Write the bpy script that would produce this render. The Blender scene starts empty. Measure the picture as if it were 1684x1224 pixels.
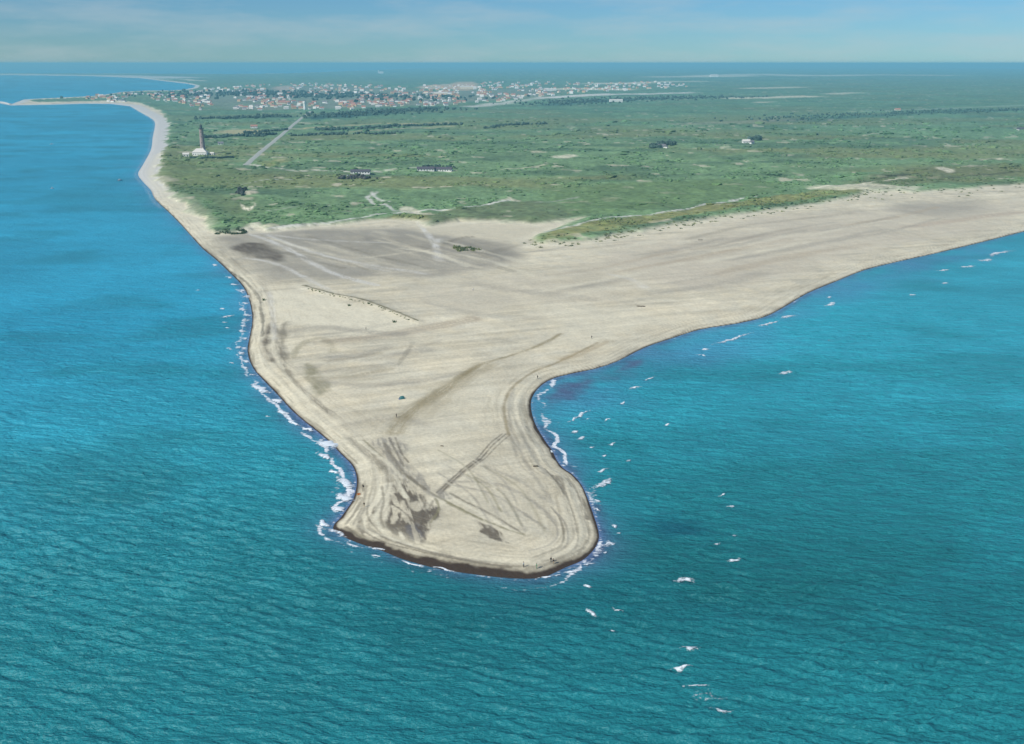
import bpy, bmesh, math, random
import numpy as np
from mathutils import Vector, Matrix

# ------------------------------------------------------------------ camera
SC = bpy.context.scene
CAM_H = 138.0                 # metres above the sea, seen from a light aircraft
FPX = 1637.0                  # focal length in photograph pixels (35 mm lens)
HOR = 104.0                   # true horizon row in the photograph
PITCH = math.atan((612.0 - HOR) / FPX)
cam_d = bpy.data.cameras.new('camera')
cam_d.sensor_width = 36.0
cam_d.lens = 36.0 * FPX / 1684.0
cam_d.clip_start = 1.0
cam_d.clip_end = 250000.0
cam = bpy.data.objects.new('camera', cam_d)
SC.collection.objects.link(cam)
cam.location = (0, 0, CAM_H)
cam.rotation_euler = (math.pi / 2 - PITCH, 0, 0)
SC.camera = cam

# ------------------------------------------------------------------ light
SUN_AZ_VEC = Vector((-0.70, -0.56, 0.0)).normalized()   # towards the sun: left and behind the viewer
SUN_EL = math.radians(40)
to_sun = Vector((SUN_AZ_VEC.x * math.cos(SUN_EL), SUN_AZ_VEC.y * math.cos(SUN_EL), math.sin(SUN_EL)))
world = bpy.data.worlds.new('World')
SC.world = world
world.use_nodes = True
wn, wl = world.node_tree.nodes, world.node_tree.links
wn.clear()
w_out = wn.new('ShaderNodeOutputWorld')
w_bg = wn.new('ShaderNodeBackground')
w_bg.inputs['Strength'].default_value = 0.088
w_sky = wn.new('ShaderNodeTexSky')
w_sky.sky_type = 'NISHITA'
w_sky.sun_disc = False
w_sky.sun_elevation = SUN_EL
w_sky.sun_rotation = math.atan2(SUN_AZ_VEC.x, SUN_AZ_VEC.y)
w_sky.altitude = 100
w_sky.air_density = 1.0
w_sky.dust_density = 0.0
w_sky.ozone_density = 3.0
# colour cast of the printed card, over the whole sky alike
w_tint = wn.new('ShaderNodeMix'); w_tint.data_type = 'RGBA'; w_tint.blend_type = 'MULTIPLY'
w_tint.inputs['Factor'].default_value = 1.0
w_tint.inputs['B'].default_value = (0.36, 0.66, 0.99, 1)
# thin high cloud
w_tc = wn.new('ShaderNodeTexCoord')
w_map = wn.new('ShaderNodeMapping')
w_map.inputs['Location'].default_value = (3.1, 1.7, 0.4)
w_map.inputs['Scale'].default_value = (5.0, 5.0, 30.0)
w_no = wn.new('ShaderNodeTexNoise')
w_no.inputs['Scale'].default_value = 1.6
w_no.inputs['Detail'].default_value = 7
w_no.inputs['Roughness'].default_value = 0.6
w_rmp = wn.new('ShaderNodeMapRange')
w_rmp.inputs['From Min'].default_value = 0.42
w_rmp.inputs['From Max'].default_value = 0.80
w_rmp.inputs['To Max'].default_value = 0.5
w_mix = wn.new('ShaderNodeMix'); w_mix.data_type = 'RGBA'
w_mix.inputs['B'].default_value = (5.6, 6.5, 6.9, 1)
wl.new(w_tc.outputs['Generated'], w_map.inputs['Vector'])
wl.new(w_map.outputs['Vector'], w_no.inputs['Vector'])
wl.new(w_no.outputs['Fac'], w_rmp.inputs['Value'])
wl.new(w_sky.outputs['Color'], w_tint.inputs['A'])
wl.new(w_tint.outputs['Result'], w_mix.inputs['A'])
wl.new(w_rmp.outputs['Result'], w_mix.inputs['Factor'])
wl.new(w_mix.outputs['Result'], w_bg.inputs['Color'])
wl.new(w_bg.outputs['Background'], w_out.inputs['Surface'])

sun_d = bpy.data.lights.new('sun', 'SUN')
sun_d.energy = 4.6
sun_d.angle = math.radians(0.55)
sun_d.color = (1.0, 0.955, 0.88)
sun = bpy.data.objects.new('sun', sun_d)
SC.collection.objects.link(sun)
sun.rotation_euler = to_sun.to_track_quat('Z', 'Y').to_euler()
sun.location = (0, 0, 400)

SC.view_settings.view_transform = 'Standard'
SC.view_settings.look = 'None'
SC.view_settings.exposure = 0.0
SC.view_settings.gamma = 1.0
SC.view_settings.use_curve_mapping = False
SC.cycles.volume_bounces = 0
SC.cycles.max_bounces = 4
SC.cycles.use_denoising = True

HAZE_DENSITY = 1.0e-4
HAZE_COLOR = (0.34, 0.84, 1.0, 1)

# ------------------------------------------------------------------ helpers
COL = SC.collection
rng = np.random.default_rng(7)
random.seed(11)
CP, SP = math.cos(PITCH), math.sin(PITCH)


def ground(x, y, z=0.0):
    """A photograph position (px) -> the point of the place at height z that it shows."""
    x = np.asarray(x, float); y = np.asarray(y, float)
    a = (x - 842.0) / FPX
    b = (612.0 - y) / FPX
    dy = CP + b * SP
    dz = -SP + b * CP
    t = (CAM_H - z) / (-dz)
    return a * t, dy * t


def gpts(pts, z=0.0):
    p = np.array([q[:2] for q in pts], float)
    gx, gy = ground(p[:, 0], p[:, 1], z)
    return np.stack([gx, gy], 1)


def lin(r, g, b, k=0.80):
    out = []
    for c in (r, g, b):
        c /= 255.0
        out.append(k * (c / 12.92 if c <= 0.04045 else ((c + 0.055) / 1.055) ** 2.4))
    return np.array(out)


_tabs = {}


def vnoise(x, y, seed=0):
    if seed not in _tabs:
        _tabs[seed] = np.random.default_rng(1000 + seed).random((256, 256)).astype(np.float32)
    t = _tabs[seed]
    xi = np.floor(x); yi = np.floor(y)
    fx = (x - xi).astype(np.float32); fy = (y - yi).astype(np.float32)
    fx = fx * fx * (3 - 2 * fx); fy = fy * fy * (3 - 2 * fy)
    xi = xi.astype(np.int64) & 255; yi = yi.astype(np.int64) & 255
    x1 = (xi + 1) & 255; y1 = (yi + 1) & 255
    a = t[xi, yi]; b = t[x1, yi]; c = t[xi, y1]; d = t[x1, y1]
    return (a + (b - a) * fx) * (1 - fy) + (c + (d - c) * fx) * fy


def fbm(x, y, scale, octv=3, seed=0):
    """0..1, features about `scale` metres across"""
    s = 0.0; amp = 1.0; tot = 0.0; f = 1.0 / scale
    for i in range(octv):
        s = s + amp * vnoise(x * f + 17.3 * i, y * f - 9.1 * i, seed + i)
        tot += amp; amp *= 0.5; f *= 2.03
    return s / tot


def sstep(e0, e1, v):
    t = np.clip((v - e0) / (e1 - e0), 0, 1)
    return t * t * (3 - 2 * t)


def smooth_line(pts, n=3, closed=False):
    """Catmull-Rom subdivision of an (k, m) array"""
    p = np.asarray(pts, float); k = len(p); out = []
    rngk = k if closed else k - 1
    for i in range(rngk):
        p1 = p[i]; p2 = p[(i + 1) % k]
        p0 = p[i - 1] if (closed or i > 0) else p1
        p3 = p[(i + 2) % k] if (closed or i + 2 < k) else p2
        for j in range(n):
            t = j / n
            out.append(0.5 * (2 * p1 + (p2 - p0) * t + (2 * p0 - 5 * p1 + 4 * p2 - p3) * t * t
                              + (-p0 + 3 * p1 - 3 * p2 + p3) * t ** 3))
    if not closed:
        out.append(p[-1])
    return np.array(out)


def line_dist(X, Y, P, closed=False, attr=None):
    """distance of every point to a polyline, and the attribute of the nearest place on it"""
    X = np.asarray(X, np.float32); Y = np.asarray(Y, np.float32); P = np.asarray(P, np.float32)
    best = np.full(X.shape, 1e18, np.float32)
    at = None if attr is None else np.zeros((attr.shape[1],) + X.shape, np.float32)
    n = len(P)
    for i in range(n if closed else n - 1):
        ax, ay = P[i]; bx, by = P[(i + 1) % n]
        dx, dy = bx - ax, by - ay
        L = dx * dx + dy * dy
        if L < 1e-9:
            continue
        t = np.clip(((X - ax) * dx + (Y - ay) * dy) / L, 0, 1)
        d = (X - ax - t * dx) ** 2 + (Y - ay - t * dy) ** 2
        m = d < best
        best[m] = d[m]
        if attr is not None:
            for c in range(attr.shape[1]):
                a0 = attr[i, c]; a1 = attr[(i + 1) % n, c]
                at[c][m] = (a0 + (a1 - a0) * t[m])
    return (np.sqrt(best), at) if attr is not None else np.sqrt(best)


def inside(X, Y, P):
    X = np.asarray(X, np.float32); Y = np.asarray(Y, np.float32)
    r = np.zeros(X.shape, bool); n = len(P)
    for i in range(n):
        ax, ay = P[i]; bx, by = P[(i + 1) % n]
        if ay == by:
            continue
        c = ((ay > Y) != (by > Y)) & (X < (bx - ax) * (Y - ay) / (by - ay) + ax)
        r ^= c
    return r


# ------------------------------------------------------------------ the coastline (traced, then laid on the ground)
# photograph x, y, width of the wet sand (m), strength of the shallow-water colour
COAST_TIP = [
    (1684, 381, 1.6, .5), (1597, 403, 1.6, .5), (1534, 418, 1.5, .5), (1475, 431, 1.4, .55), (1423, 444, 1.4, .6), (1375, 463, 1.3, .7),
    (1327, 483, 1.3, .8), (1290, 505, 1.3, .9), (1256, 522, 1.3, .8), (1208, 533, 1.2, .8), (1152, 542, 1.2, .8), (1104, 557, 1.2, .8),
    (1060, 572, 1.1, .8), (1014, 595, 1.1, .8), (977, 607, 1.2, .8), (939, 615, 1.2, .9), (909, 623, 1.0, .9),
    (889, 635, 1.0, .9), (877, 650, 1.3, .7), (873, 665, 1.7, .6), (876, 685, 2.0, .7), (884, 705, 2.0, .9), (899, 729, 2.0, 1.),
    (908, 741, 2.0, 1.), (916, 758, 1.8, 1.), (927, 771, 1.2, 1.), (942, 781, 1.0, 1.), (957, 799, .8, 1.), (967, 822, .8, 1.),
    (976, 847, .9, 1.), (984, 873, 1.0, 1.), (984, 890, 1.0, 1.), (974, 907, 1.4, 1.), (957, 922, 2.2, 1.), (931, 933, 3.0, .8),
    (910, 943, 3.6, .7), (893, 950, 4.2, .5), (867, 952, 4.8, .5), (825, 950, 5.0, .5), (782, 945, 5.0, .5),
    (740, 939, 5.2, .5), (701, 931, 5.0, .5), (660, 919, 4.6, .5), (628, 906, 4.2, .5), (591, 894, 3.8, .5), (565, 883, 3.2, .6),
    (549, 872, 2.4, .7), (550, 862, 1.8, .9), (560, 852, 1.5, 1.), (570, 838, 1.2, 1.), (580, 823, 1.1, 1.), (586, 803, .9, 1.), (586, 782, .8, 1.),
    (578, 764, .8, 1.), (559, 745, .8, 1.), (541, 726, .9, 1.), (522, 710, .9, 1.), (498, 691, .9, 1.), (478, 673, .9, .9), (459, 652, 1., .8),
    (436, 628, 1., .8), (416, 605, 1., .7), (407, 578, 1., .7), (411, 552, 1., .7), (415, 526, 1., .7), (411, 498, 1., .7), (400, 472, 1.2, .6),
    (377, 448, 1.2, .5), (355, 427, 1.2, .4), (333, 409, 1.2, .4), (314, 388, 1.2, .4), (294, 366, 1.2, .4), (275, 347, 1.2, .4),
    (255, 328, 1.2, .4), (248, 313, 1.2, .4), (236, 300, 1.2, .4), (227, 287, 1.2, .4), (234, 273, 1.2, .4), (248, 247, 1.2, .3),
    (251, 226, 1.2, .3), (255, 205, 1.2, .3), (250, 196, 1.2, .3), (231, 185, 1.2, .3), (214, 175, 1.2, .3)]
COAST_REST = [
    (183, 171.2), (144, 170.8), (78, 172.6), (18, 173.6), (-8, 168.6), (-6, 167.4), (20, 171.2), (39, 164), (78, 162), (144, 159), (167, 156.8), (199, 151.5),
    (235, 149.6), (275, 149.4), (301, 148), (318, 144.6), (322, 141), (308, 138), (275, 134.2), (261, 132.5), (230, 128.8), (150, 125.2),
    (0, 123.2), (-900, 123.2), (-900, 119.4), (0, 119.6), (250, 120.4), (380, 121.2), (480, 119.8), (600, 114.5), (700, 109.4), (800, 105.6),
    (900, 104.4), (1200, 104.4), (1350, 105.4), (1500, 107.6), (1684, 111.4), (1900, 116), (2400, 124), (3200, 142), (3600, 165),
    (3300, 195), (2700, 237), (2200, 292), (1850, 346)]


def far_rows(pts):
    """ease the last rows under the horizon apart"""
    return [(x, y if y >= 126 else 126 - (126 - y) * (126 - 107.4) / (126 - 104.4)) for x, y in pts]


COAST_REST = far_rows(COAST_REST)
_t = smooth_line(np.array(COAST_TIP), 3)
_r = np.array([(x, y, 1.2, .3) for x, y in COAST_REST])
_all = np.vstack([_t, _r])
COAST = gpts(_all)
_len = np.concatenate([[0], np.cumsum(np.linalg.norm(np.diff(COAST, axis=0), axis=1))])
COAST_A = np.concatenate([_all[:, 2:4], _len[:, None]], 1)

# edge of the plant cover
HEATH_PX = [
    (262, 262), (254, 282), (258, 300), (282, 322), (304, 340), (324, 358), (344, 374), (340, 380), (346, 384), (366, 385), (402, 382), (413, 377), (428, 377), (440, 381),
    (500, 375), (560, 370), (640, 363), (700, 366), (706, 373), (760, 367), (810, 364.5), (850, 367), (880, 370), (930, 364), (960, 361),
    (920, 376), (890, 386), (866, 395), (872, 401), (900, 403), (960, 399), (1010, 390), (1060, 380), (1130, 368), (1200, 357), (1270, 347), (1330, 338), (1400, 327), (1440, 317),
    (1500, 317), (1560, 314), (1684, 305), (1900, 286), (2500, 226), (3100, 190), (3400, 165), (3100, 143), (2400, 124.5), (1900, 116.4), (1684, 111.6), (1500, 107.8), (1350, 105.6),
    (1200, 104.6), (900, 104.6), (800, 105.8), (700, 109.6), (600, 114.7), (480, 120), (380, 121.4), (250, 120.6), (0, 119.8), (-900, 119.6), (-900, 122.8), (0, 122.8),
    (150, 124.7), (235, 128.2), (270, 132), (280, 133.4), (312, 137), (328, 141), (324, 145.6), (303, 149), (275, 150.4), (235, 150.6), (199, 152.4), (170, 158), (146, 160.4), (80, 163.6),
    (46, 165.4), (60, 168.6), (140, 167.5), (190, 166), (230, 170), (262, 183), (274, 196), (276, 212), (272, 236), (268, 250)]
HEATH = gpts(far_rows(HEATH_PX), 1.5)

ROAD_PX = [(404, 272), (430, 249), (460, 224.5), (490, 199), (511, 183)]
ROAD = gpts(ROAD_PX, 3.0)

# -------- marks on the sand and heath: (kind, points, size in metres, softness, colour, opacity)
C_CREAM = lin(240, 233, 204); C_SAND = lin(224, 215, 186); C_GREY = lin(166, 160, 144); C_DAMP = lin(132, 124, 106)
C_DARK = lin(104, 94, 80); C_WET = lin(72, 59, 48); C_OLIVE = lin(146, 140, 108); C_WHITE = lin(232, 230, 218)
MARKS = [
    # broad tone changes of the beach plain
    ('area', [(350, 388), (440, 382), (560, 376), (700, 376), (800, 392), (860, 410), (830, 440), (760, 455), (690, 462), (620, 462), (540, 470), (470, 468), (425, 470), (395, 446), (370, 420)], 20, 0, C_GREY, .95),
    ('area', [(560, 392), (660, 388), (720, 402), (730, 425), (660, 440), (580, 430)], 22, 0, C_DAMP, .28),
    ('area', [(740, 396), (800, 400), (860, 420), (820, 432), (750, 425)], 18, 0, C_DAMP, .30),
    ('area', [(440, 476), (520, 486), (600, 505), (680, 532), (700, 548), (620, 560), (540, 545), (460, 530), (440, 500)], 9, 0, lin(242, 234, 204), 1.0),
    ('area', [(690, 470), (900, 440), (1060, 420), (1100, 450), (1000, 500), (860, 510), (720, 520)], 30, 0, lin(210, 201, 176), .7),
    ('area', [(880, 500), (1060, 520), (1180, 520), (1080, 552), (1000, 580), (900, 560)], 16, 0, C_CREAM, .5),
    ('area', [(1020, 400), (1250, 360), (1450, 345), (1684, 330), (1684, 365), (1500, 405), (1300, 455), (1150, 480), (1040, 455)], 30, 0, lin(214, 204, 180), .7),
    ('area', [(1480, 336), (1600, 330), (1640, 345), (1560, 356), (1480, 350)], 30, 0, C_GREY, .65),
    ('area', [(690, 372), (800, 368), (880, 372), (940, 368), (900, 386), (860, 400), (760, 392), (700, 384)], 14, 0, C_SAND, .8),
    ('area', [(640, 640), (740, 620), (830, 640), (830, 720), (780, 760), (700, 760), (640, 700)], 14, 0, C_CREAM, .35),
    ('area', [(740, 770), (840, 760), (900, 830), (900, 880), (830, 900), (740, 880)], 8, 0, C_SAND, .5),
    # dark scour by the left shore
    ('area', [(376, 411), (398, 403), (420, 400), (446, 408), (472, 424), (462, 432), (432, 428), (400, 421)], 6, 0, C_DARK, .95),
    ('area', [(436, 539), (446, 530), (452, 539), (446, 550), (442, 571), (449, 589), (452, 597), (441, 592), (432, 576), (429, 565)], 2.7, 0, C_DARK, 1.0),
    ('area', [(460, 535), (476, 530), (470, 560), (474, 600), (462, 585), (456, 560)], 3, 0, C_DAMP, .85),
    ('line', [(338, 408), (352, 421), (378, 444), (399, 458), (415, 474), (427, 492), (428, 505), (432, 526), (431, 552)], 1.15, .8, lin(84, 76, 62), 1.0),
    ('line', [(333, 400), (360, 418), (392, 442)], 5, 5, C_DAMP, .5),
    ('line', [(452, 531), (454, 558), (462, 589), (473, 612), (496, 639), (522, 662), (548, 682)], 1.6, 1.5, C_DAMP, .7),
    ('line', [(446, 531), (449, 558), (457, 589), (468, 614), (492, 642), (520, 668)], 1.1, 1.0, C_CREAM, .5),
    ('line', [(443, 480), (447, 505), (450, 530), (452, 558)], 1.5, 2.0, C_WHITE, .5),
    ('line', [(483, 590), (487, 578), (493, 571), (506, 563), (527, 558), (543, 568), (548, 581)], 2.2, 3.0, C_OLIVE, .55),
    ('area', [(500, 600), (520, 606), (530, 625), (520, 640), (505, 625)], 3, 0, C_OLIVE, .8),
    ('area', [(520, 630), (545, 632), (535, 650), (515, 652)], 3, 0, C_OLIVE, .75),
    ('line', [(543, 563), (621, 555), (700, 542), (770, 527)], 6, 8, lin(178, 162, 136), .6),
    ('line', [(480, 545), (530, 540), (600, 548), (660, 552)], 4, 6, C_GREY, .6),
    ('line', [(540, 590), (620, 588), (700, 578)], 4, 6, C_GREY, .5),
    ('line', [(540, 630), (600, 636), (680, 630)], 4, 6, C_GREY, .45),
    ('line', [(655, 602), (668, 584), (679, 566)], 1.2, 1.5, C_DAMP, .5),
    ('line', [(560, 700), (640, 690), (700, 700)], 5, 7, C_GREY, .35),
    # pale vehicle tracks over the grey flat
    ('line', [(410, 386), (450, 400), (482, 415), (520, 438), (560, 456), (620, 470)], 2.6, 3, C_WHITE, .75),
    ('line', [(440, 388), (520, 418), (600, 436), (700, 452)], 2.0, 3, C_WHITE, .6),
    ('line', [(404, 425), (440, 432), (472, 442), (500, 458), (540, 478)], 2.0, 2.5, C_WHITE, .65),
    ('line', [(420, 384), (520, 396), (640, 400)], 2.0, 3, C_WHITE, .45),
    ('line', [(470, 400), (560, 430), (640, 448)], 1.6, 3, C_WHITE, .4),
    ('line', [(600, 425), (680, 416), (720, 412)], 3.0, 4, C_SAND, .6),
    ('line', [(720, 395), (718, 412), (722, 430)], 3.0, 4, C_WHITE, .6),
    ('line', [(680, 352), (690, 370), (706, 390), (718, 408)], 2.4, 2.5, C_WHITE, .7),
    ('line', [(724, 408), (746, 396), (772, 391)], 4.0, 3, C_DAMP, .5),
    ('line', [(790, 420), (840, 408), (880, 398)], 6.0, 6, C_DAMP, .4),
    # grassed sand ridge
    ('line', [(500, 472), (540, 484), (592, 495), (640, 512), (668, 523), (684, 530)], 1.1, 1.2, lin(112, 106, 70), .85),
    # long brown runnel in the middle of the spit
    ('line', [(922, 550), (889, 569), (840, 587), (790, 602), (762, 618)], 1.4, 1.6, lin(150, 136, 98), .75),
    ('line', [(790, 602), (760, 620), (727, 645), (697, 665), (666, 690), (650, 712)], 3.0, 5.0, lin(150, 136, 98), .80),
    ('line', [(815, 600), (760, 630), (700, 680)], 4.0, 7.0, lin(186, 174, 142), .6),
    ('line', [(982, 565), (939, 587), (909, 600), (879, 611), (854, 627), (840, 642), (831, 660), (829, 675), (832, 695), (837, 715)], 0.8, 1.0, lin(158, 142, 104), .75),
    ('line', [(1000, 562), (960, 580), (925, 592)], 2.5, 4.0, lin(180, 160, 120), .6),
    ('line', [(845, 640), (838, 660), (838, 690), (842, 720), (850, 750)], 0.7, 1.0, C_GREY, .6),
    # tyre tracks
    ('line', [(832, 714), (810, 734), (790, 757), (765, 777), (741, 797), (724, 814)], 0.40, .35, C_DARK, .85),
    ('line', [(826, 714), (804, 733), (784, 757), (759, 776), (735, 797), (718, 812)], 0.40, .35, C_DARK, .80),
    ('line', [(838, 716), (816, 736), (796, 757), (771, 777)], 0.30, .35, C_DARK, .7),
    ('line', [(790, 757), (765, 777), (738, 797), (722, 812)], 1.4, 1.0, C_DARK, .6),
    ('line', [(598, 724), (640, 762), (690, 800), (722, 820), (780, 852), (830, 872), (862, 882)], 0.5, .6, C_OLIVE, .8),
    ('line', [(740, 813), (772, 832), (804, 848), (835, 866), (860, 880)], 0.6, .6, C_DAMP, .7),
    ('line', [(740, 820), (772, 838), (804, 854), (840, 874)], 0.6, .6, C_CREAM, .8),
    ('line', [(736, 830), (770, 848), (800, 862)], 0.7, .8, C_OLIVE, .7),
    ('line', [(742, 800), (800, 812), (860, 846), (900, 872)], 0.6, .9, C_GREY, .7),
    ('line', [(748, 794), (820, 800), (880, 830), (916, 862)], 0.8, 1.2, C_GREY, .6),
    ('line', [(800, 770), (850, 790), (900, 826)], 0.8, 1.4, C_GREY, .5),
    # brushed dark streaks on the left of the tip
    ('area', [(606, 730), (640, 722), (668, 736), (664, 760), (722, 806), (738, 822), (712, 818), (676, 800), (640, 772)], 2.2, 0, C_GREY, .9),
    ('line', [(640, 722), (652, 745), (664, 768)], .5, .5, C_DARK, .7),
    ('line', [(650, 722), (660, 745), (672, 762)], .5, .5, C_DARK, .7),
    ('line', [(632, 730), (648, 756), (668, 782), (700, 806)], .8, .8, C_DAMP, .8),
    ('line', [(575, 720), (605, 745), (630, 770), (642, 792)], 1.4, 1.6, C_DAMP, .75),
    ('line', [(590, 726), (620, 748), (646, 768), (660, 788)], .8, .8, C_CREAM, .7),
    ('area', [(642, 796), (652, 786), (674, 792), (694, 808), (706, 828), (728, 848), (708, 866), (700, 895), (676, 893), (646, 882), (633, 869), (637, 842), (641, 819)], 1.4, 0, C_DARK, .92),
    ('area', [(668, 868), (690, 862), (700, 880), (690, 894), (672, 886)], 1.5, 0, lin(120, 118, 116), .8),
    ('line', [(653, 788), (660, 805), (668, 820)], .9, .6, C_CREAM, .95),
    ('line', [(652, 830), (650, 845), (645, 862)], 1.0, .7, C_SAND, .9),
    ('line', [(662, 826), (664, 840), (660, 858)], .6, .5, C_SAND, .7),
    ('area', [(672, 832), (690, 826), (700, 838), (684, 846)], 1.0, 0, C_SAND, .85),
    ('line', [(658, 876), (664, 888), (676, 896)], .6, .5, C_CREAM, .8),
    ('line', [(700, 830), (694, 845), (700, 862)], .5, .5, C_DARK, .6),
    ('line', [(712, 826), (706, 842), (714, 858)], .5, .5, C_DARK, .6),
    ('area', [(612, 836), (622, 830), (620, 842), (612, 846)], .6, 0, C_DARK, .8),
    ('area', [(602, 862), (612, 860), (610, 868), (603, 868)], .5, 0, C_DARK, .75),
    ('area', [(594, 794), (599, 792), (600, 804), (595, 805)], .4, 0, C_DARK, .7),
    ('line', [(603, 796), (600, 812), (596, 830), (588, 848), (580, 862)], .5, .5, C_DARK, .75),
    ('line', [(594, 815), (588, 832), (578, 848), (570, 858)], .6, .5, C_DARK, .75),
    ('line', [(600, 834), (592, 850), (590, 866), (600, 876)], .7, .6, C_DAMP, .9),
    ('line', [(606, 846), (598, 858), (604, 872), (625, 884)], .5, .5, C_CREAM, .8),
    ('area', [(584, 862), (596, 852), (602, 868), (612, 880), (598, 880), (586, 874)], .8, 0, C_DARK, .7),
    ('line', [(606, 868), (640, 886), (690, 902), (740, 914), (800, 926), (840, 931)], .6, .5, C_DARK, .85),
    ('line', [(600, 876), (640, 893), (690, 908), (740, 920), (800, 931), (850, 935)], .6, .5, C_SAND, .85),
    ('line', [(575, 868), (610, 888), (660, 905), (720, 921), (780, 932)], .8, .6, C_OLIVE, .8),
    ('line', [(867, 932), (890, 928), (912, 922), (940, 910)], 1.2, .8, C_DARK, .75),
    # right of the tip
    ('area', [(903, 781), (914, 780), (927, 786), (930, 801), (934, 819), (925, 811), (914, 795)], .7, 0, C_DARK, .92),
    ('line', [(896, 770), (905, 780), (914, 790)], .5, .4, C_DARK, .8),
    ('line', [(930, 808), (936, 826), (943, 845), (949, 868), (951, 886), (943, 902), (921, 915), (890, 922)], .45, .4, C_DAMP, .95),
    ('line', [(932, 784), (946, 802), (957, 820), (962, 838), (966, 850)], 1.0, .6, C_DARK, .85),
    ('line', [(936, 782), (952, 806), (960, 824)], .4, .4, C_SAND, .8),
    ('line', [(906, 835), (920, 852), (926, 870), (927, 886), (920, 899), (897, 909), (874, 918)], .4, .4, C_DAMP, .75),
    ('line', [(912, 840), (928, 858), (934, 880), (930, 898), (905, 912)], .35, .4, C_GREY, .8),
    ('line', [(900, 850), (915, 866), (916, 884), (900, 898), (870, 906)], .35, .5, C_GREY, .6),
    ('area', [(782, 861), (804, 866), (825, 879), (832, 890), (840, 896), (817, 892), (800, 884), (787, 877), (792, 871)], .8, 0, C_DARK, .9),
    ('area', [(862, 702), (868, 700), (876, 716), (878, 726), (870, 722)], .8, 0, C_DARK, .7),
    ('line', [(856, 700), (866, 730), (884, 760), (900, 782)], .8, 1.0, C_GREY, .6),
    ('line', [(848, 720), (864, 760), (890, 800), (910, 830)], .6, 1.0, C_GREY, .5),
    # faint streaks on the long right-hand beach
    ('line', [(1060, 425), (1160, 400), (1270, 388), (1380, 372)], 7, 9, lin(182, 172, 152), .5),
    ('line', [(1180, 452), (1300, 424), (1420, 404)], 6, 8, lin(190, 174, 146), .5),
    ('line', [(1080, 485), (1180, 470), (1260, 450)], 5, 8, C_GREY, .4),
    ('line', [(1500, 374), (1600, 360), (1684, 350)], 8, 9, lin(190, 170, 146), .5),
    ('line', [(1130, 395), (1230, 372), (1330, 360), (1400, 352)], 4, 5, C_DAMP, .35),
    ('line', [(900, 420), (1000, 412), (1080, 398)], 5, 6, C_CREAM, .6),
    ('line', [(1000, 452), (1040, 462), (1060, 475)], 3, 3, C_WHITE, .4),
    ('line', [(780, 470), (900, 486), (1040, 500)], 6, 8, C_GREY, .35),
    ('line', [(700, 500), (800, 520), (880, 524)], 4, 6, C_GREY, .3),
    ('line', [(612, 800), (606, 822), (604, 845), (612, 862), (630, 878)], .4, .4, C_DAMP, .75),
    ('line', [(620, 790), (625, 815), (618, 845), (625, 870), (650, 888)], .7, .7, C_CREAM, .8),
    ('line', [(628, 800), (631, 825), (626, 850), (632, 868)], .5, .5, C_DAMP, .6),
    ('line', [(590, 868), (630, 888), (690, 905), (750, 918), (820, 928), (870, 930)], .4, .3, C_DARK, .85),
    ('line', [(570, 864), (600, 884), (650, 902), (700, 914), (760, 926)], .45, .3, C_DARK, .75),
    ('line', [(905, 922), (930, 912), (955, 900), (966, 885)], .45, .3, C_DAMP, .85),
    ('line', [(960, 850), (968, 872), (966, 890), (950, 908)], .4, .3, C_DAMP, .7),
    ('line', [(645, 830), (670, 850), (690, 872)], .4, .4, C_DARK, .7),
    ('line', [(690, 815), (700, 840), (692, 868), (700, 888)], .5, .5, C_DARK, .7),
    ('line', [(716, 822), (722, 838), (716, 852), (708, 862)], .5, .5, C_OLIVE, .8),
]
_sr = np.random.default_rng(91)
for _k in range(20):          # strands blown over the grey flat
    _x, _y = _sr.uniform(390, 760), _sr.uniform(386, 420)
    _l = _sr.uniform(70, 200)
    MARKS.append(('line', [(_x, _y), (_x + _l * .5, _y + _l * .13 + _sr.normal(0, 3)), (_x + _l, _y + _l * .27)], _sr.uniform(1.5, 4), 3, [C_SAND, C_DAMP, C_SAND, C_CREAM][_k % 4], _sr.uniform(.3, .6)))
for _k in range(22):          # and along the right-hand beach
    _x, _y = _sr.uniform(860, 1500), 0
    _y = np.interp(_x, [860, 1500], [_sr.uniform(410, 520), _sr.uniform(335, 400)])
    _l = _sr.uniform(90, 260)
    MARKS.append(('line', [(_x, _y), (_x + _l * .5, _y - _l * .09 + _sr.normal(0, 2)), (_x + _l, _y - _l * .20)], _sr.uniform(2, 5), 4, [C_GREY, C_CREAM, lin(188, 170, 140), C_GREY][_k % 4], _sr.uniform(.3, .55)))
for _k in range(16):          # on the neck of the spit
    _x, _y = _sr.uniform(480, 700), _sr.uniform(540, 660)
    _l = _sr.uniform(60, 170)
    MARKS.append(('line', [(_x, _y), (_x + _l * .5, _y - _l * .03 + _sr.normal(0, 3)), (_x + _l, _y - _l * .16)], _sr.uniform(1.2, 3), 2.5, [C_GREY, C_CREAM, lin(172, 160, 130), C_GREY][_k % 4], _sr.uniform(.3, .55)))
for _k in range(14):          # arcs of the old shore lines inside the tip
    _x, _y = _sr.uniform(720, 820), _sr.uniform(735, 800)
    _l = _sr.uniform(60, 120)
    MARKS.append(('line', [(_x, _y), (_x + _l * .5, _y + _l * .32), (_x + _l * .85, _y + _l * .9)], _sr.uniform(.3, .8), .7, [C_GREY, C_CREAM, C_OLIVE][_k % 3], _sr.uniform(.35, .6)))
G_YEL = lin(158, 152, 92); G_BRN = lin(112, 112, 80); G_LIT = lin(112, 142, 92); G_DRK = lin(62, 84, 66); G_TAN = lin(196, 186, 142)
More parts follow.
